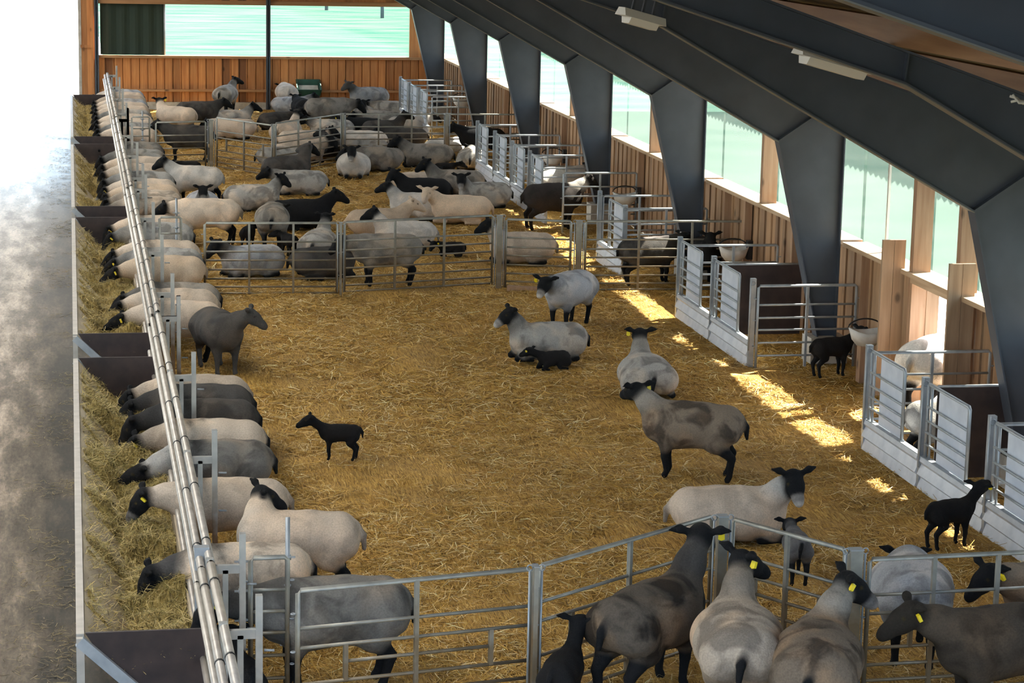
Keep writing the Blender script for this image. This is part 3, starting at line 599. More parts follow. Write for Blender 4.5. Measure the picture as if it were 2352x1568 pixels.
def kick(y0, y1, label):
    t = thing('kickboard', label, 'kickboard', (PX, y0, 0), 0, 'zinc kickboards of the lambing pens'); L = y0-y1
    prof = [(-.045, 0), (-.012, .10), (-.05, .135), (-.012, .225), (-.04, .26), (-.03, .30), (.03, .30), (.03, .27), (.012, .27), (.012, .0)]
    obj('sheet', MB().prism(prof, 'y', -L+.03, -.03), 'kick', t); obj('top_lip', MB().box((-.025, -L+.03, .298), (.035, -.03, .306)), 'galv', t)
def part_px(y, x1, label, n=5, h=.95, x0=PX+.05, ups=1):
    return hurdle('pen_partition', (x0, y), (x1, y), label, 'barred partitions of the lambing pens', bars=[.95, .73, .58, .44, .29, .14][:n+1], ups=ups, h=h, cat='partition', m='galv')
def solid(y, x1, label):
    t = thing('pen_partition', label, 'partition', (PX+.12, y, 0), 0, 'solid partitions of the lambing pens'); L = x1-PX-.12
    obj('board', MB().box((0, -.01, .08), (L, .01, .93)), 'ply', t, label='dark brown plywood board'); obj('top_rail', MB().tube([(0, 0, .94), (L, 0, .94)], .014, 8), 'galv', t)
# nearest pens
for y, l in ((21.0, 'pen post at the far end of the nearest pen row, left of the doorway'), (19.47, 'pen post at the front corner of the near dark partition'), (17.9, 'pen post nearest the camera, beside the black lamb'), (16.3, 'pen post at the right edge nearest the camera')): fpost(y, l)
panel(20.95, 20.0, 'white plated pen gate in front of the woolly doorway sheep'); panel(19.42, 18.4, 'white plated pen gate in front of the near dark partition'); panel(17.85, 16.8, 'white plated pen gate nearest the camera at the right edge')
kick(21.0, 19.47, 'zinc kickboard under the pen gate by the doorway sheep'); kick(19.47, 17.9, 'zinc kickboard under the pen gate by the near dark partition'); kick(17.9, 16.3, 'zinc kickboard at the right edge nearest the camera')
part_px(21.0, 8.85, 'barred pen partition in front of the woolly doorway sheep', 5); solid(19.47, 8.82, 'near dark brown solid pen partition'); part_px(17.9, 8.8, 'barred pen partition at the right edge of the photo', 3)
# pens by the middle fence
for y, l in ((28.2, 'pen post at the far end of the middle pen row'), (26.6, 'pen post at the corner of the farther dark partition'), (24.95, 'pen post of the open pen where the black lamb stands')): fpost(y, l)
panel(28.15, 27.15, 'white plated pen gate just right of the middle fence'); panel(26.55, 25.5, 'white plated pen gate in front of the farther dark partition')
kick(28.2, 26.6, 'zinc kickboard just right of the middle fence'); kick(26.6, 24.95, 'zinc kickboard in front of the farther dark partition')
part_px(27.95, 8.82, 'barred pen partition behind the gate by the middle fence'); solid(26.5, 8.68, 'farther dark brown solid pen partition'); part_px(24.9, 8.82, 'barred pen partition over the black lamb, with bent upright', 6)
# pen group behind the middle fence
for y, l in ((32.8, 'tall pen post behind the dark bay ewe'), (31.2, 'pen post behind the right end of the middle fence')): fpost(y, l)
panel(32.2, 31.25, 'white plated pen gate behind the middle fence, alone'); kick(32.8, 31.25, 'zinc kickboard behind the middle fence, alone')
part_px(32.8, 8.75, 'barred pen partition right of the dark bay ewe'); part_px(31.4, 8.84, 'barred pen partition behind the black backed ewe'); part_px(35.6, 8.84, 'barred pen partition behind the head of the dark bay ewe')
# far pen group
far = [AX(x, y, PX).y for x, y in ((1098, 280), (1138, 297), (1178, 322), (1218, 350))]; far.append(far[-1]-1.5)
wl = ['farthest', 'second', 'third', 'nearest']
for k in range(4):
    fpost(far[k]+.03, 'pen post of the far pen row, %s of its four' % wl[k]); panel(far[k]-.12, far[k]-1.05, 'white plated gate of the far pen row, %s of its four' % wl[k]); kick(far[k], far[k+1], 'zinc kickboard of the far pen row, %s of its four' % wl[k])
    part_px(far[k]-.02, 8.8, 'barred partition of the far pen row, %s of its four' % wl[k], 5)
# last pen group by the gable
last = [AX(x, y, PX).y for x, y in ((921, 182), (942, 194), (964, 206))]; last.append(last[-1]-1.5)
wl = ['first from the gable', 'middle', 'last from the gable']
for k in range(3):
    fpost(last[k]+.03, 'pen post of the pen row by the gable, %s' % wl[k]); panel(last[k]-.12, last[k]-1.1, 'white plated gate of the pen row by the gable, %s' % wl[k]); kick(last[k], last[k+1], 'zinc kickboard of the pen row by the gable, %s' % wl[k])
    part_px(last[k]-.02, 8.8, 'barred partition of the pen row by the gable, %s' % wl[k], 5)
part_px(last[3], 8.8, 'barred partition closing the pen row by the gable', 5)
# feed buckets hooked over the partitions
def bucket(px, z, label):
    g = AX(px[0], px[1], 8.62); t = thing('feed_bucket', label, 'bucket', (8.62, g.y, g.z-.12), 0, 'feed buckets in the lambing pens')
    n = 14; vs = []; fs = []
    for (r, h) in ((.11, 0), (.17, .07), (.21, .15), (.195, .15), (.155, .07), (.10, .015)):
        for k in range(n): a = 2*math.pi*k/n; vs.append((r*math.cos(a), r*.75*math.sin(a), h+(.05*math.cos(a)**2 if h > .14 else 0)))
    for j in range(5):
        for k in range(n): fs.append((j*n+k, j*n+(k+1) % n, (j+1)*n+(k+1) % n, (j+1)*n+k))
    fs.append(tuple(range(n))[::-1]); fs.append(tuple(5*n+k for k in range(n)))
    obj('tub', MB().add(vs, fs, True), 'bucket', t)
    obj('handle', MB().tube([(.2*math.cos(a), .05, .18+.11*math.sin(a)) for a in np.linspace(.1, 3.04, 12)], .009, 6), 'black', t)
    obj('hook', MB().box((.18, -.05, .02), (.25, .05, .27)), 'black', t)
    obj('stand', MB().box((-.08, -.06, -max(g.z-.14, .05)), (.08, .06, .005)), 'stud', t)
for p, l in (((1436, 452), 'pale feed bucket in the pen behind the dark bay ewe'), ((1685, 578), 'pale feed bucket left of the farther dark partition'), ((1990, 768), 'pale feed bucket at the head of the black pen lamb'), ((1270, 362), 'pale feed bucket in the far pen row'), ((1060, 232), 'pale feed bucket in the pen row by the gable')): bucket(p, .5, l)
# green hopper
g = G(706, 246, .05); t = thing('feed_hopper', 'dark green plastic feed hopper by the gable wall', 'hopper', (g.x, g.y-.3, 0))
vs = []; fs = []
lv = [(.12, .10, .30), (.26, .17, .36), (.30, .2, .50), (.30, .2, .52), (.27, .17, .52), (.24, .15, .40)]
for (w, d, z) in lv: vs += [(-w, -d, z), (w, -d, z), (w, d, z+(.22 if z > .45 else 0)), (-w, d, z+(.22 if z > .45 else 0))]
for j in range(5):
    for k in range(4): fs.append((j*4+k, j*4+(k+1) % 4, j*4+4+(k+1) % 4, j*4+4+k))
fs += [(3, 2, 1, 0), (20, 21, 22, 23)]
obj('tub', MB().add(vs, fs), 'green', t)
obj('feed', MB().add([(-.235, -.14, .41), (.235, -.14, .41), (.235, .14, .6), (-.235, .14, .6)], [(0, 1, 2, 3)]), 'bucket', t)
lg = MB()
for sx in (-.2, .2):
    for sy in (-.12, .12): obj('leg', MB().bar((sx*1.1, sy, 0), (sx*.7, sy, .34), .03, .03), 'black', t)
# fence post, and a post standing in for a fallen branch, in the field
for p, l in (((878, 40), 'dark fence post out in the bright field'), ((750, 22), 'shorter post standing in for a fallen branch, farther left in the bright field')):
    g = G(*p, 0); t = thing('fence_post', l, 'post', (g.x, g.y, -.05)); obj('post', MB().tube([(0, 0, 0), (0, 0, 1.1)], .08, 8), 'steel_paint', t)

a_, b_ = G(1166, 662, .03), G(1305, 670, .03); t = MB().bar((a_.x, a_.y, .03), (b_.x, b_.y, .03), .09, .08); o = obj('ground_beam', t, 'stud'); o['label'] = 'brown timber lying under the small middle hurdle'; o['category'] = 'beam'
# ------------------------------------------------------------------ sheep
def cone(p, a, b, r1, r2, sy=1.0):
    """signed distance to a round cone, flattened or widened across y"""
    a = np.array(a, dtype=np.float32); b = np.array(b, dtype=np.float32); q = p-a; ab = b-a
    h = np.clip((q@ab)/max(float(ab@ab), 1e-6), 0, 1); dv = q-h[..., None]*ab
    if sy != 1.0: dv = dv*np.array([1, 1/sy, 1], dtype=np.float32)
    return (np.sqrt((dv*dv).sum(-1))-(r1+(r2-r1)*h))
def smin(a, b, k):
    h = np.maximum(k-np.abs(a-b), 0)/k; return np.minimum(a, b)-h*h*k*.25
def nets(v, o, s):
    ins = v < 0; nx, ny, nz = v.shape; acc = np.zeros((nx-1, ny-1, nz-1, 3), np.float32); cnt = np.zeros((nx-1, ny-1, nz-1), np.float32)
    sl = lambda d, n: slice(d, n-1+d)
    for ax in range(3):
        for u in (0, 1):
            for w in (0, 1):
                d0 = [0, 0, 0]; oth = [k for k in range(3) if k != ax]; d0[oth[0]] = u; d0[oth[1]] = w; d1 = list(d0); d1[ax] = 1
                A = v[sl(d0[0], nx), sl(d0[1], ny), sl(d0[2], nz)]; B = v[sl(d1[0], nx), sl(d1[1], ny), sl(d1[2], nz)]
                m = (A < 0) != (B < 0); t = np.where(m, A/np.where(A == B, 1, A-B), 0)
                for k in range(3): acc[..., k] += np.where(m, (t if k == ax else d0[k]), 0)
                cnt += m
    act = cnt > 0; idx = -np.ones(cnt.shape, np.int64); idx[act] = np.arange(act.sum())
    ijk = np.argwhere(act); pos = (ijk+acc[act]/cnt[act][:, None])*s+o
    quads = []
    for ax in range(3):
        o1, o2 = (ax+1) % 3, (ax+2) % 3
        a = [slice(0, n) for n in v.shape]; b2 = list(a); a[ax] = slice(0, v.shape[ax]-1); b2[ax] = slice(1, v.shape[ax])
        m = ins[tuple(a)] != ins[tuple(b2)]; e = np.argwhere(m)
        e = e[(e[:, o1] > 0) & (e[:, o2] > 0) & (e[:, o1] < v.shape[o1]-1) & (e[:, o2] < v.shape[o2]-1)]
        fl = ins[tuple(e.T)]
        c = []
        for (u, w) in ((0, 0), (1, 0), (1, 1), (0, 1)):
            g = e.copy(); g[:, o1] -= u; g[:, o2] -= w; c.append(idx[tuple(g.T)])
        q = np.stack(c, 1); q[~fl] = q[~fl][:, ::-1]; quads.append(q)
    q = np.concatenate(quads); return pos, q[(q >= 0).all(1)]
def vdir(y, p): y, p = math.radians(y), math.radians(p); return np.array([math.cos(p)*math.cos(y), math.cos(p)*math.sin(y), math.sin(p)])
COATS = {'cream': ((.60, .49, .385), .25), 'creamp': ((.55, .455, .36), .6), 'pale': ((.60, .555, .50), .3), 'grey': ((.27, .245, .215), .55), 'greyl': ((.40, .38, .35), .6),
         'blue': ((.36, .37, .39), .5), 'dark': ((.075, .069, .064), .5), 'black': ((.013, .013, .014), 0), 'dbrown': ((.085, .068, .052), .6), 'dgrey': ((.175, .163, .148), .6), 'umber': ((.16, .132, .105), .95), 'bay': ((.04, .033, .03), .3), 'brown': ((.225, .175, .13), .8), 'tan': ((.62, .48, .35), .15), 'white': ((.72, .70, .66), .35), 'lamb': ((.016, .015, .015), 0), 'glamb': ((.12, .12, .125), .4)}
def sheep_prims(pose, ny, np_, hy, hp, lamb, nl, rs, fat=1.0):
    P = []                                        # (kind, a, b, r1, r2, sy, k)
    tr = .76 if lamb else 1.0; hd = 1.22 if lamb else 1.0
    dz = -.255 if pose == 'lie' else 0.0; w = (1.28 if pose == 'lie' else 1.10)*fat
    Q = .74 if lamb else .87
    bx_ = lambda v: (v[0]*Q, v[1], v[2])
    add = lambda kind, a, b, r1, r2, sy=1.0, k=.03: P.append((kind, bx_(a), bx_(b), r1, r2, sy, k) if kind in ('wool', 'leg', 'legtop', 'tail') else (kind, a, b, r1, r2, sy, k))
    zc = .045 if lamb else .01
    pel, loin, rib, ch = (-.35, 0, .505+dz+zc), (-.1, 0, .475+dz+zc), (.12, 0, .468+dz+zc), (.31, 0, .485+dz+zc)
    add('wool', pel, loin, .166*tr, .198*tr, w*1.03, .05); add('wool', loin, rib, .198*tr, .200*tr, w*1.04, .05); add('wool', rib, ch, .200*tr, .160*tr, w, .07)
    add('wool', (.36, 0, .42+dz+zc), (.24, 0, .40+dz+zc), .115*tr, .14*tr, .9, .08)
    N0 = np.array([.30, 0, .55+dz+zc]); nd_ = vdir(ny, np_); PO = N0+nd_*nl; hv = vdir(hy, hp)
    add('neck', tuple(N0), tuple(N0+(PO-N0)*.5), .135*tr, .098*tr, .9, .09); add('neck', tuple(N0+(PO-N0)*.5), tuple(N0+(PO-N0)*.86), .098*tr, .076*hd, .92, .05)
    s = np.array([-math.sin(math.radians(hy)), math.cos(math.radians(hy)), 0]); u = np.cross(hv, s)
    add('head', tuple(PO), tuple(PO+hv*.07*hd-u*.012), .078*hd, .072*hd, 1, .03); add('head', tuple(PO+hv*.07*hd-u*.015), tuple(PO+hv*.175*hd-u*.03), .066*hd, .046*hd, 1, .03)
    add('muzzle', tuple(PO+hv*.17*hd-u*.033), tuple(PO+hv*.205*hd-u*.04), .044*hd, .037*hd, 1, .02)
    eye = []
    for sg in (-1, 1):
        eb = PO+s*sg*.062*hd+u*.035*hd-hv*.02; et = eb+s*sg*.125*hd-hv*.035+u*(.012+.02*rs.rand())
        add('ear', tuple(eb), tuple((eb+et)/2+u*.012), .02*hd, .027*hd, 1, .02); add('ear', tuple((eb+et)/2+u*.012), tuple(et), .027*hd, .01, 1, .015)
        ec = PO+hv*.065*hd+s*sg*.064*hd+u*.022*hd; add('eye', tuple(ec), tuple(ec+s*sg*.001), .012*hd, .011*hd, 1, .006); eye.append(ec)
    j = lambda a: a*(rs.rand()*2-1)
    for sg in (-1, 1):
        if pose == 'lie':
            add('legtop', (.25, sg*.14, .19), (.38, sg*.13, .10), .085, .05, 1, .06); add('leg', (.38, sg*.13, .09), (.46, sg*.12, .05), .05, .034, 1, .03); add('leg', (.46, sg*.12, .045), (.26, sg*.15, .035), .032, .026, 1, .015)
            add('legtop', (-.30, sg*.15, .2), (-.12, sg*.2, .12), .15, .085, 1, .08); add('leg', (-.12, sg*.21, .09), (-.32, sg*.235, .05), .06, .034, 1, .03); add('leg', (-.32, sg*.24, .045), (-.08, sg*.26, .03), .032, .026, 1, .015)
        else:
            lx = j(.05); t = .8 if lamb else 1
            add('legtop', (.27, sg*.10*t, .43), (.265+lx*.4, sg*.105*t, .30), .09*tr, .055*tr, 1, .06); add('leg', (.265+lx*.4, sg*.105*t, .30), (.285+lx*.7, sg*.1*t, .19), .052*t, .033, 1, .025)
            add('leg', (.285+lx*.7, sg*.1*t, .19), (.27+lx, sg*.1*t, .06), .032, .024, 1, .012); add('leg', (.27+lx, sg*.1*t, .06), (.29+lx, sg*.1*t, .027), .024, .030, 1, .01)
            lx = j(.06)
            add('legtop', (-.36, sg*.115*t, .46), (-.26, sg*.13*t, .345), .135*tr, .085*tr, 1, .07); add('leg', (-.27+lx*.2, sg*.13*t, .35), (-.425+lx*.6, sg*.12*t, .225), .075*tr, .037, 1, .03)
            add('leg', (-.425+lx*.6, sg*.12*t, .225), (-.395+lx, sg*.115*t, .06), .035, .025, 1, .012); add('leg', (-.395+lx, sg*.115*t, .06), (-.375+lx, sg*.115*t, .027), .025, .031, 1, .01)
    zt = .56+dz+zc
    add('tail', (-.50, 0, zt), (-.565, .02, zt-.07), .034, .028, 1, .03); add('tail', (-.565, .02, zt-.07), (-.575, .03, zt-.17), .028, .018, 1, .01)
    return P, (PO, hv, s, u, hd)
def sheep(px, head, pose, coat, label, group, sc=1.0, neck=(0, 50), look=(0, -15), hc='black', mz=None, lamb=False, nl=.30, tag=0, at=None, fat=1.0, neckc=None, cat=None, cx=0.0):
    """px: ground pixel under the body; head: heading in degrees (0 = right, 90 = away)"""
    pos = Vector((at[0], at[1], 0)) if at else G(*px)
    seed = int(abs(pos.x*131+pos.y*977)*10) % 99991; rs = np.random.RandomState(seed)
    P, (PO, hv, s, u, hd) = sheep_prims(pose, neck[0], neck[1], look[0], look[1], lamb, nl, rs, fat)
    d = pos.y; res = .0125 if d < 18.5 else (.016 if d < 27 else (.02 if d < 38 else .025))
    if lamb: res *= 1.25
    lo = np.min([np.minimum(np.array(p[1])-p[3]*max(1, p[5]), np.array(p[2])-p[4]*max(1, p[5])) for p in P], axis=0)-.04
    hi = np.max([np.maximum(np.array(p[1])+p[3]*max(1, p[5]), np.array(p[2])+p[4]*max(1, p[5])) for p in P], axis=0)+.04
    if pose == 'lie': lo[2] = -.05
    ax = [np.arange(lo[k], hi[k]+res, res, dtype=np.float32) for k in range(3)]
    gp = np.stack(np.meshgrid(*ax, indexing='ij'), -1)
    D = None
    for (kind, a, b, r1, r2, sy, k) in P:
        mn = np.minimum(np.array(a)-r1*max(1, sy), np.array(b)-r2*max(1, sy))-k-2*res; mxx = np.maximum(np.array(a)+r1*max(1, sy), np.array(b)+r2*max(1, sy))+k+2*res
        i0 = [max(0, int((mn[q]-lo[q])/res)) for q in range(3)]; i1 = [min(len(ax[q]), int((mxx[q]-lo[q])/res)+2) for q in range(3)]
        S = tuple(slice(i0[q], i1[q]) for q in range(3))
        if D is None: D = np.full(gp.shape[:3], 1.0, np.float32)
        dd = cone(gp[S], a, b, r1, r2, sy); D[S] = smin(D[S], dd, k)
    co, q = nets(D, lo, res)
    if pose == 'lie': co[:, 2] = np.maximum(co[:, 2], -.02)
    cof = co.astype(np.float32); best = {}
    for (kind, a, b, r1, r2, sy, k) in P:
        dd = cone(cof, a, b, r1, r2, sy); best[kind] = np.minimum(best.get(kind, 9), dd)
    best['wool'] = np.minimum(best['wool'], best['legtop']); wcol, mot = COATS[coat]; hcol = COATS[hc][0] if hc in COATS else hc; wcol = np.array(wcol)*(1+.10*rs.randn()); hcol = np.array(hcol)
    col = np.tile(np.append(wcol, mot), (len(co), 1))
    def mixin(kind, c, mott, soft, ref):
        w_ = (np.clip((ref-best[kind])/soft+.5, 0, 1)*np.clip(((.12 if kind == 'neck' else .055)-best[kind])/.025, 0, 1))[:, None]; col[:] = col*(1-w_)+np.append(c, mott)*w_
    ncol = np.array(COATS[neckc][0]) if neckc else wcol*.5+hcol*.5*.8
    if neckc or coat not in ('cream', 'tan', 'white', 'pale'): mixin('neck', ncol, mot*.5, .10, best['wool']-.03)
    lcol = hcol*1.0
    mixin('leg', lcol, 0, .05, best['wool']-.005)
    mixin('head', hcol, 0, .05, np.minimum(best['neck']+.02, best['wool'])); mixin('ear', hcol*.9, 0, .02, best['head']); mixin('tail', hcol*.5+wcol*.5 if coat in ('cream', 'pale', 'white', 'tan') else hcol, 0, .03, best['wool']-.015)
    if mz: mixin('muzzle', np.array(mz), 0, .03, best['head']+.004)
    mixin('eye', np.array((.045, .035, .014)) if sum(hcol) < .2 else np.array((.03, .02, .015)), 0, .008, np.minimum(best['head'], best['neck'])-.004-np.maximum(best['eye']-.008, 0)*3)
    me = np_mesh('fleece', co, q); at_ = me.attributes.new('coat', 'FLOAT_COLOR', 'POINT'); at_.data.foreach_set('color', np.clip(col, 0, 1).astype(np.float32).ravel())
    nm = 'lamb' if lamb else 'sheep'
    o = link(nm, me, 'fleece'); o.location = pos; o.rotation_euler = (0, 0, math.radians(head)); o.scale = (sc, sc, sc)
    o['label'] = label; o['category'] = cat or nm
    if group: o['group'] = group
    for sg in ((1, -1) if tag == 2 else ((tag,) if tag else ())):
        c = PO+s*sg*.13*hd+u*.035*hd-hv*.03; ex, ey, ez = hv*.5-u*.2, s*sg, u
        mb = MB(); w_, h_ = .018*(1.25 if lamb else 1), .030*(1.1 if lamb else 1)
        pts = [(-w_, h_*.6), (w_, h_*.6), (w_*1.15, -h_*.7), (0, -h_*1.0), (-w_*1.15, -h_*.7)]
        vs = [c+s*sg*(a)+u*(b-.02)+hv*t_ for t_ in (.012, .030) for a, b in pts]
        mb.add(vs, [(0, 1, 2, 3, 4), (9, 8, 7, 6, 5)]+[(k, (k+1) % 5, (k+1) % 5+5, k+5) for k in range(5)])
        obj('ear_tag', mb, 'tag', o, label='yellow ear tag')
    return o
S = sheep
FD = 'sheep feeding at the troughs'
PM = (.30, .28, .26)
def feed(ytop, rump, coat, label, hp=-42, np_=-14, ny=0, hy=0, tag=0, mz=None, hc='black', nl=.36, **k):
    y = Yat(1.3, .68, ytop); xr = Xat(y, .5, rump)-.05; cx_ = max(min(xr-.47, 1.6), 1.16)
    return S(None, 180+random.uniform(-4, 4), 'stand', coat, label, FD, at=(cx_, y), neck=(ny, np_), look=(hy, hp), tag=tag, mz=mz, hc=hc, nl=nl, **k)
NE = (0, 50)
# --- row along the nearest trough (from the camera back)
S((760, 1580), 183, 'stand', 'dgrey', 'big grey ewe behind the left hurdle of the front fence, head under the barrier', FD, sc=1.12, neck=(8, 2), look=(10, -50), tag=1, nl=.42)
S((560, 1655), 100, 'stand', 'lamb', 'dark lamb behind the near yoke posts at the bottom left corner', 'lambs', sc=.62, lamb=True, neck=(0, 40), look=(0, -10), tag=-1)
feed(1250, 708, 'creamp', 'speckled cream ewe feeding nearest the camera, dark head in the hay', tag=-1, hp=-58, mz=None, neckc='dark')
S(None, 178, 'stand', 'cream', 'cream ewe at the barrier turning her tagged black head back over her shoulder', None, at=(1.62, Yat(1.5, .68, 1178)), neck=(-100, 44), look=(-165, -24), tag=1, nl=.30)
feed(1100, 676, 'cream', 'cream ewe with raised black head and pale nose over the hay', np_=-2, hp=-48, tag=1, mz=PM)
feed(1012, 620, 'dgrey', 'mottled grey ewe pushing her small dark head deep in the hay', hp=-15, np_=-22, tag=-1, neckc='greyl')
feed(964, 618, 'creamp', 'cream ewe with black head feeding between a grey ewe and a dark ewe', hp=-45, tag=1)
feed(918, 578, 'dark', 'dark grey ewe feeding, nearer of the two dark ones side by side', hp=-50)
feed(884, 588, 'dark', 'black grey ewe feeding, farther of the two dark ones side by side', hp=-40)
feed(862, 560, 'cream', 'cream ewe feeding mostly hidden behind the two dark ewes', hp=-40)
# --- second trough
L2 = [(692, 494, 'cream', 'cream ewe feeding just behind the dark ewe that stands away from the trough', -22), (664, 488, 'cream', 'cream ewe feeding beside a pale faced one, second trough', -35), (650, 512, 'grey', 'grey ewe with long dark tail feeding, black head clear of the barrier', -35),
      (588, 470, 'tan', 'tan cream ewe feeding at the middle of the second trough', -25), (570, 466, 'greyl', 'grey beige ewe feeding beside the tan cream one', -35), (552, 450, 'cream', 'cream ewe feeding just near side of the middle fence', -35),
      (512, 440, 'greyl', 'grey ewe feeding under the barrier at the narrow middle gate', -50), (496, 436, 'cream', 'cream ewe with tagged black head feeding at the far end of the second trough', -55)]
for yt, ru, c, l, hp in L2: feed(yt, ru, c, l, hp=hp, tag=random.choice((0, 0, 1)), hc='black')
# --- third trough
L3 = [(452, 420, 'creamp', 'long backed cream ewe feeding at the near end of the third trough'), (437, 402, 'creamp', 'spotted cream ewe feeding, third trough, next to the long backed one'), (424, 400, 'tan', 'pinkish cream ewe feeding with tagged head, third trough'), (411, 398, 'cream', 'pale nosed ewe feeding in the middle of the third trough'),
      (394, 380, 'greyl', 'grey flanked ewe feeding under the head of the standing pale ewe'), (376, 378, 'cream', 'cream ewe feeding past the middle of the third trough'), (360, 378, 'cream', 'cream ewe with black head low in the third trough'), (343, 378, 'greyl', 'high backed grey cream ewe feeding in the third trough'), (326, 376, 'grey', 'grey ewe feeding at the far end of the third trough')]
for n_, (yt, ru, c, l) in enumerate(L3): feed(yt, ru, c, l, hp=-40-8*(n_ % 3), tag=1 if n_ in (2, 3) else 0, mz=(.42, .40, .36) if n_ == 3 else None)
L4 = [(292, 345, 'cream', 'first'), (282, 340, 'greyl', 'second'), (272, 340, 'cream', 'third'), (262, 342, 'cream', 'fourth'), (252, 345, 'greyl', 'fifth'), (243, 346, 'cream', 'sixth'), (235, 345, 'cream', 'seventh'), (227, 338, 'blue', 'eighth'), (219, 334, 'cream', 'ninth'), (212, 333, 'cream', 'tenth'), (206, 330, 'blue', 'last')]
for n_, (yt, ru, c, l) in enumerate(L4): feed(yt, ru, c, '%s ewe feeding at the farthest trough, %s from its near end' % ({'cream': 'cream', 'greyl': 'grey cream', 'blue': 'bluish grey'}[c], l), hp=-35-10*(n_ % 3), neckc='cream' if n_ in (7, 9, 10) else None)
# --- main pen
LB = 'black lambs loose in the pens'
S((503, 853), -76, 'stand', 'dark', 'dark grey ewe with black head standing alone by the barrier, facing right', None, neck=(52, 30), look=(62, -28), sc=1.0, hc='dark', neckc='dark')
S((780, 1056), 170, 'stand', 'lamb', 'small black lamb standing alone in the open straw', LB, sc=.51, lamb=True, neck=(5, 34), look=(8, -20))
S((1305, 750), 232, 'stand', 'blue', 'plump blue grey ewe standing, black face with pale nose toward the camera', None, neck=(-8, 14), look=(0, -32), mz=(.55, .5, .45), tag=-1, fat=1.15, sc=1.0)
S((1256, 825), 188, 'lie', 'greyl', 'grey ewe lying with raised black head and pale nose, lamb in front', None, neck=(0, 58), look=(0, -28), mz=(.5, .47, .44), tag=-1)
S((1270, 848), 200, 'lie', 'lamb', 'tagged black lamb lying against a grey ewe', LB, sc=.5, lamb=True, neck=(-30, 20), look=(-60, -20), tag=1)
S((1482, 905), 88, 'lie', 'greyl', 'grey ewe lying with her back to the camera, head up', None, neck=(-6, 62), look=(0, -10), tag=1, neckc='grey', fat=1.05)
S((1585, 1095), 156, 'stand', 'brown', 'brown grey ewe standing with black legs, head turned away left', None, neck=(-18, 38), look=(-42, -12), tag=-1, sc=1.03, fat=1.02, neckc='grey')
S((1672, 1240), -8, 'lie', 'cream', 'cream ewe lying behind the front fence, dark blazed face toward the camera', None, neck=(-25, 48), look=(-76, -42), mz=(.5, .46, .42), sc=1.06, neckc='greyl')
S((1826, 1332), 82, 'stand', 'glamb', 'grey lamb seen from behind through the front fence', 'lambs', sc=.58, lamb=True, neck=(0, 5), look=(0, -30))
S((2180, 1255), 18, 'stand', 'lamb', 'larger black lamb standing at the right kickboard, head over it', LB, sc=.60, lamb=True, neck=(10, 40), look=(25, 10), tag=-1)
S((2085, 1500), 74, 'stand', 'blue', 'round blue grey ewe seen from behind, behind the right front hurdle', None, sc=1.02, neck=(0, -10), look=(0, -50), fat=1.22)
# --- nearest the camera
NB = 'sheep in front of the front fence'
S((1490, 1592), 42, 'stand', 'umber', 'dark mottled ewe with neck stretched up toward the corner post', NB, sc=1.12, neck=(8, 46), look=(30, 5), tag=-1, neckc='dark', nl=.40)
S((1688, 1650), 78, 'stand', 'creamp', 'cream ewe seen from behind, dark tail, head turned right', NB, sc=1.1, neck=(-12, 50), look=(-58, -18), tag=-1, fat=1.15, nl=.34)
S((1868, 1700), 68, 'stand', 'brown', 'brown grey ewe from behind, touching noses with a dark ewe', NB, sc=1.1, neck=(-28, 42), look=(-72, -28), tag=2, mz=(.33, .3, .28), fat=1.1, nl=.36, neckc='grey')
S((2300, 1650), 190, 'stand', 'dbrown', 'dark brown ewe at the right edge, touching noses with the brown grey ewe', NB, sc=1.12, neck=(-4, 22), look=(-12, -26), tag=1, nl=.36, hc=(.03, .025, .02), neckc='dbrown')
S((2435, 1512), 188, 'stand', 'brown', 'brown ewe cut off at the right edge, only tagged head showing', NB, sc=1.05, neck=(0, 15), look=(10, -30), tag=1, neckc='brown')
S((1290, 1650), 62, 'stand', 'lamb', 'black lamb from behind at the bottom edge, yellow ear tag', LB, sc=.66, lamb=True, neck=(-8, 55), look=(-5, -5), tag=-1)
# --- middle pen, behind the middle fence
MP = 'sheep in the middle pen'
S((886, 655), 183, 'stand', 'grey', 'mottled grey ewe walking behind the wide middle hurdle', MP, sc=1.03, neck=(0, 8), look=(5, -35), neckc='grey')
S((930, 572), 175, 'lie', 'pale', 'whitish ewe lying with black head, behind the walking grey ewe', MP, neck=(-10, 55), look=(5, -20))
S((1037, 588), 185, 'lie', 'lamb', 'black lamb lying alone behind the wide middle hurdle', LB, sc=.5, lamb=True, neck=(20, 10), look=(50, -30), tag=1)
S((1198, 604), 180, 'lie', 'cream', 'cream ewe lying behind the small middle hurdle, black head left', MP, neck=(0, 55), look=(5, -22), sc=1.05)
S((578, 634), 205, 'lie', 'blue', 'blue grey ewe lying behind the left middle hurdle, dark head low left', MP, neck=(-5, 35), look=(0, -38), neckc='dark', sc=1.0, fat=1.05)
S((742, 638), 8, 'lie', 'dark', 'dark brown grey ewe lying at the post between two middle hurdles', MP, neck=(0, 30), look=(0, -20))
S((733, 592), 74, 'lie', 'greyl', 'light grey ewe lying from behind, dark head raised, left middle pen', MP, neck=(-8, 60), look=(-10, -5), sc=.96)
S((625, 575), 86, 'stand', 'grey', 'grey ewe seen from behind with dark tail line, two lambs under her', MP, neck=(-35, 0), look=(-60, -50), sc=1.0, fat=1.08)
S((570, 572), 70, 'stand', 'lamb', 'tagged black lamb suckling left of the grey ewe', LB, sc=.52, lamb=True, neck=(-20, 5), look=(-40, -10), tag=-1)
S((664, 592), 110, 'stand', 'lamb', 'dark lamb suckling right of the grey ewe', LB, sc=.52, lamb=True, neck=(20, 5), look=(40, -10))
S((690, 525), 4, 'lie', 'black', 'black ewe lying with raised head facing right', MP, neck=(0, 42), look=(-5, -22), tag=1, sc=1.08)
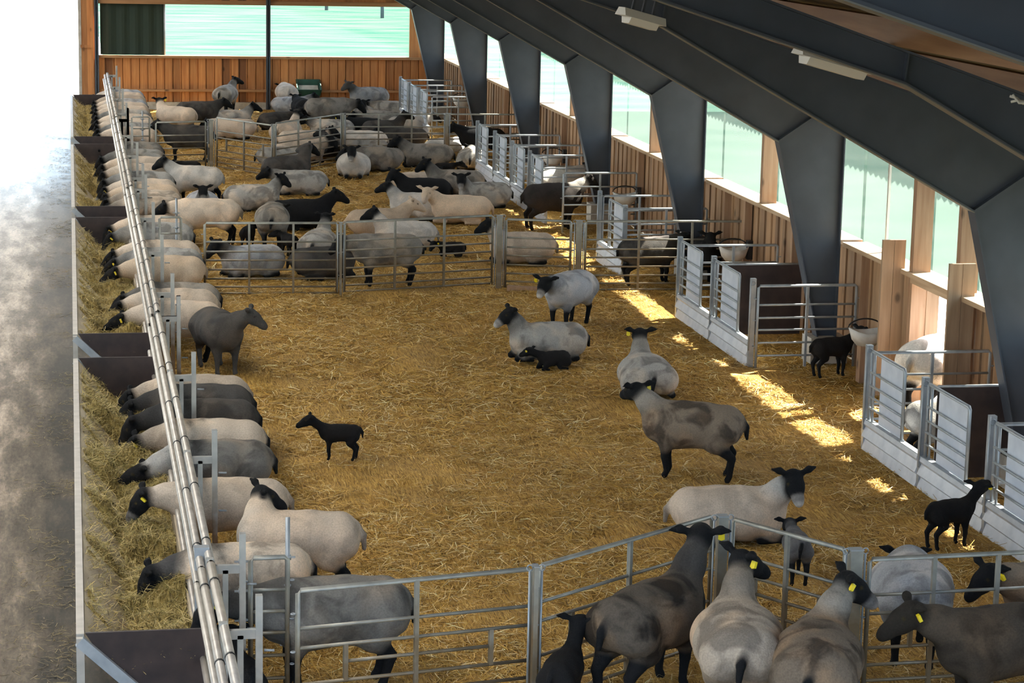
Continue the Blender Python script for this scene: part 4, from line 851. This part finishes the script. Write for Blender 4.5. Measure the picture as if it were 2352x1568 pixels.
S((868, 546), 6, 'lie', 'tan', 'tan faced cream ewe lying, looking right, behind the middle fence', MP, neck=(4, 42), look=(-5, -20), hc='tan', sc=1.05)
S((1058, 512), 172, 'lie', 'tan', 'cream ewe lying with pale tan face toward the camera', MP, neck=(18, 38), look=(72, -30), hc='tan', sc=1.05, mz=(.6, .5, .42))
S((958, 503), 165, 'lie', 'pale', 'pale ewe with dark head lying behind the two tan faced ones', MP, neck=(-5, 50), look=(8, -15), neckc='greyl')
S((972, 466), 178, 'lie', 'black', 'black ewe lying, ears out, left of the grey lying ewes', MP, neck=(0, 45), look=(35, -30))
S((1045, 450), 176, 'lie', 'grey', 'large grey brown ewe lying with dark head left', MP, neck=(0, 52), look=(20, -25), sc=1.08)
S((950, 442), 10, 'lie', 'cream', 'small cream ewe lying behind the black ewe, dark face down', MP, neck=(-15, 35), look=(-70, -50), sc=.85)
S((1112, 476), 188, 'lie', 'greyl', 'grey ewe lying with black face toward the camera by the far pens', MP, neck=(35, 50), look=(72, -40), mz=(.45, .42, .4))
S((1270, 526), 8, 'stand', 'bay', 'dark bay ewe with white striped neck standing, facing right', MP, sc=1.08, neck=(0, 34), look=(-4, -30), neckc='pale', hc=(.02, .016, .014))
S((1488, 651), 12, 'stand', 'dark', 'black ewe with grizzled back in the pen behind the middle fence', MP, sc=.95, neck=(5, 20), look=(10, -20))
S(None, 262, 'stand', 'black', 'black ewe in the pen looking out over the partition', MP, at=(8.58, 30.5), sc=.95, neck=(0, 48), look=(0, -20))
S((475, 566), 181, 'stand', 'cream', 'cream ewe standing behind the narrow middle gate, rump to the right', MP, neck=(0, 0), look=(0, -30), sc=1.05)
S((448, 474), 165, 'stand', 'pale', 'pale ewe standing with black head raised toward the trough', MP, neck=(0, 40), look=(15, -25), sc=1.0, neckc='greyl')
S((465, 497), 268, 'lie', 'blue', 'blue grey ewe lying, black face with pale nose toward the camera', MP, neck=(0, 48), look=(0, -35), mz=(.5, .48, .45), sc=.95)
S((580, 483), 2, 'lie', 'greyl', 'beige grey ewe lying facing right, dark head up', MP, neck=(10, 52), look=(-40, -25), sc=1.0)
S((690, 447), 184, 'lie', 'greyl', 'round beige ewe with dark grey rump lying in the middle pen', MP, neck=(0, 20), look=(0, -20), sc=1.0)
S((660, 414), 25, 'lie', 'dark', 'charcoal ewe lying with raised head at the far fence corner', MP, neck=(10, 62), look=(150, -10), sc=1.05, hc='dark')
S((645, 388), 5, 'lie', 'greyl', 'light grey ewe lying behind the charcoal ewe at the fence corner', MP, neck=(0, 20), look=(0, -30))
S((812, 406), 262, 'lie', 'pale', 'whitish ewe lying with dark narrow face straight to the camera', MP, neck=(-8, 50), look=(-5, -45), mz=(.5, .47, .43), sc=1.05, fat=1.1)
S((868, 392), 172, 'lie', 'grey', 'grey ewe lying right of the whitish ewe facing the camera', MP, neck=(0, 5), look=(0, -30), sc=1.05)
S((980, 385), 178, 'lie', 'grey', 'grey ewe lying in front of the far hurdle, dark head left', MP, neck=(0, 40), look=(5, -25), sc=1.08)
S((1022, 400), 5, 'lie', 'lamb', 'black lamb lying at the rump of the grey ewe by the far hurdle', LB, sc=.52, lamb=True, neck=(-20, 10), look=(-30, -20))
S((1082, 390), 80, 'lie', 'greyl', 'grey cream ewe lying against the far pen corner', MP, neck=(0, 10), look=(0, -30))
S((1105, 372), 172, 'stand', 'black', 'black ewe putting her head out at the far pen corner', MP, neck=(0, 28), look=(5, -30))
# --- far pen, behind the far fence
FP = 'sheep in the far pen'
S((432, 372), 180, 'stand', 'dark', 'charcoal ewe standing behind the left far hurdle', FP, neck=(0, 30), look=(0, -25), sc=1.05, neckc='dark')
S((435, 396), 176, 'lie', 'lamb', 'black lamb lying behind the left far hurdle', LB, sc=.5, lamb=True, neck=(0, 10), look=(0, -20))
S((404, 318), 150, 'stand', 'cream', 'cream ewe from behind with tagged dark head, behind the left far hurdle', FP, neck=(-40, 45), look=(-60, -15), tag=-1)
S((455, 305), 0, 'stand', 'dark', 'dark grey ewe facing right behind the cream tagged one', FP, neck=(0, 25), look=(0, -25), sc=1.0)
S((538, 319), 182, 'lie', 'cream', 'cream grey ewe lying behind the creep hurdle', FP, neck=(0, 10), look=(0, -30))
S((530, 297), 2, 'lie', 'greyl', 'grey ewe lying with dark head up right, behind the cream grey one', FP, neck=(0, 48), look=(-10, -20))
S((520, 262), 68, 'stand', 'greyl', 'greyish ewe from behind at the gable wall, dark head turned right', FP, neck=(-15, 48), look=(-60, -12), fat=1.05)
S((657, 257), 95, 'stand', 'pale', 'woolly pale ewe from behind left of the green hopper', FP, neck=(0, 0), look=(0, -40), fat=1.05)
S((668, 264), 0, 'lie', 'blue', 'blue grey ewe lying in front of the green hopper', FP, neck=(0, 30), look=(0, -30))
S((640, 302), 20, 'lie', 'dark', 'dark ewe with pale back lying behind the slanting far hurdle', FP, neck=(0, 30), look=(0, -20), neckc='dark')
S((660, 324), 60, 'lie', 'cream', 'cream ewe lying behind the slanting far hurdle, behind a pair of cream ones', FP, neck=(0, 55), look=(-20, -10))
S((692, 287), 100, 'stand', 'black', 'black ewe standing below the green hopper', FP, neck=(0, 20), look=(0, -20), sc=.9)
S((755, 304), -2, 'stand', 'grey', 'large grey ewe standing and bending its head right, far pen', FP, neck=(0, 2), look=(0, -45), sc=1.12)
S((846, 270), 198, 'stand', 'blue', 'blue grey ewe standing with dark head looking left, by the gable', FP, neck=(10, 42), look=(15, -20), sc=1.05, fat=1.1, neckc='dark', hc='dark')
S((836, 287), 260, 'lie', 'grey', 'grey ewe lying, dark face to the camera, under the blue grey standing one', FP, neck=(0, 55), look=(0, -25))
S((900, 274), 170, 'lie', 'greyl', 'grey ewe lying near the gable pen gates', FP, neck=(0, 5), look=(0, -30))
S((872, 298), 180, 'lie', 'greyl', 'grey cream ewe lying in the middle of the far crowd', FP, neck=(0, 5), look=(0, -30))
S((832, 316), 175, 'lie', 'black', 'black ewe lying with yellow tag at the back corner post', FP, neck=(0, 20), look=(0, -20), tag=1)
S((938, 312), 4, 'lie', 'pale', 'whitish ewe lying with dark head by the gable pen gates', FP, neck=(0, 30), look=(-10, -30))
S((880, 322), 8, 'lie', 'dark', 'dark ewe lying between the whitish one and the black one', FP, neck=(0, 55), look=(-20, -10))
S((930, 341), 172, 'lie', 'dark', 'charcoal ewe lying close behind the wide far hurdle', FP, neck=(0, 8), look=(0, -30))
S((694, 350), 0, 'lie', 'cream', 'cream ewe lying behind the slanting hurdle, farther of a pair', FP, neck=(0, 25), look=(-20, -25), sc=1.05)
S((690, 374), 6, 'lie', 'cream', 'cream ewe lying behind the slanting hurdle, nearer of a pair', FP, neck=(-10, 30), look=(-50, -35), sc=1.05)
S((756, 362), 95, 'lie', 'dark', 'bluish black ewe lying at the slim back corner post', FP, neck=(10, 30), look=(40, -10))
S((762, 320), 178, 'lie', 'greyl', 'spotted grey ewe lying beneath the large standing grey ewe', FP, neck=(0, 25), look=(0, -20), tag=1)
S((836, 348), 176, 'lie', 'pale', 'pale ewe lying behind the left part of the wide far hurdle', FP, neck=(0, 5), look=(0, -30))
S((838, 369), 180, 'lie', 'greyl', 'grey cream ewe lying right against the wide far hurdle', FP, neck=(0, 5), look=(0, -30))
S((1022, 366), 30, 'lie', 'white', 'sunlit white tan ewe lying behind the right end of the far fence', FP, neck=(0, 10), look=(0, -30), hc='tan')
# --- pens and doorway
S(None, 35, 'stand', 'white', 'thick fleeced white ewe standing in the bright side doorway', None, at=(8.92, 22.35), sc=1.25, neck=(0, 20), look=(0, -30), fat=1.18)
S(None, 4, 'stand', 'greyl', 'grey backed ewe with dark head in the pen before the doorway', None, at=(8.17, 20.3), sc=.92, neck=(0, 15), look=(0, -25))
S((1908, 864), 14, 'stand', 'lamb', 'black lamb standing in the open pen, head at the feed bucket', LB, sc=.66, lamb=True, neck=(-8, 34), look=(5, -20), tag=-1)
S(None, 10, 'stand', 'white', 'white ewe standing in the far pen row behind the plated gates', None, at=(8.15, 38.6), sc=1.0, neck=(0, 20), look=(0, -30))
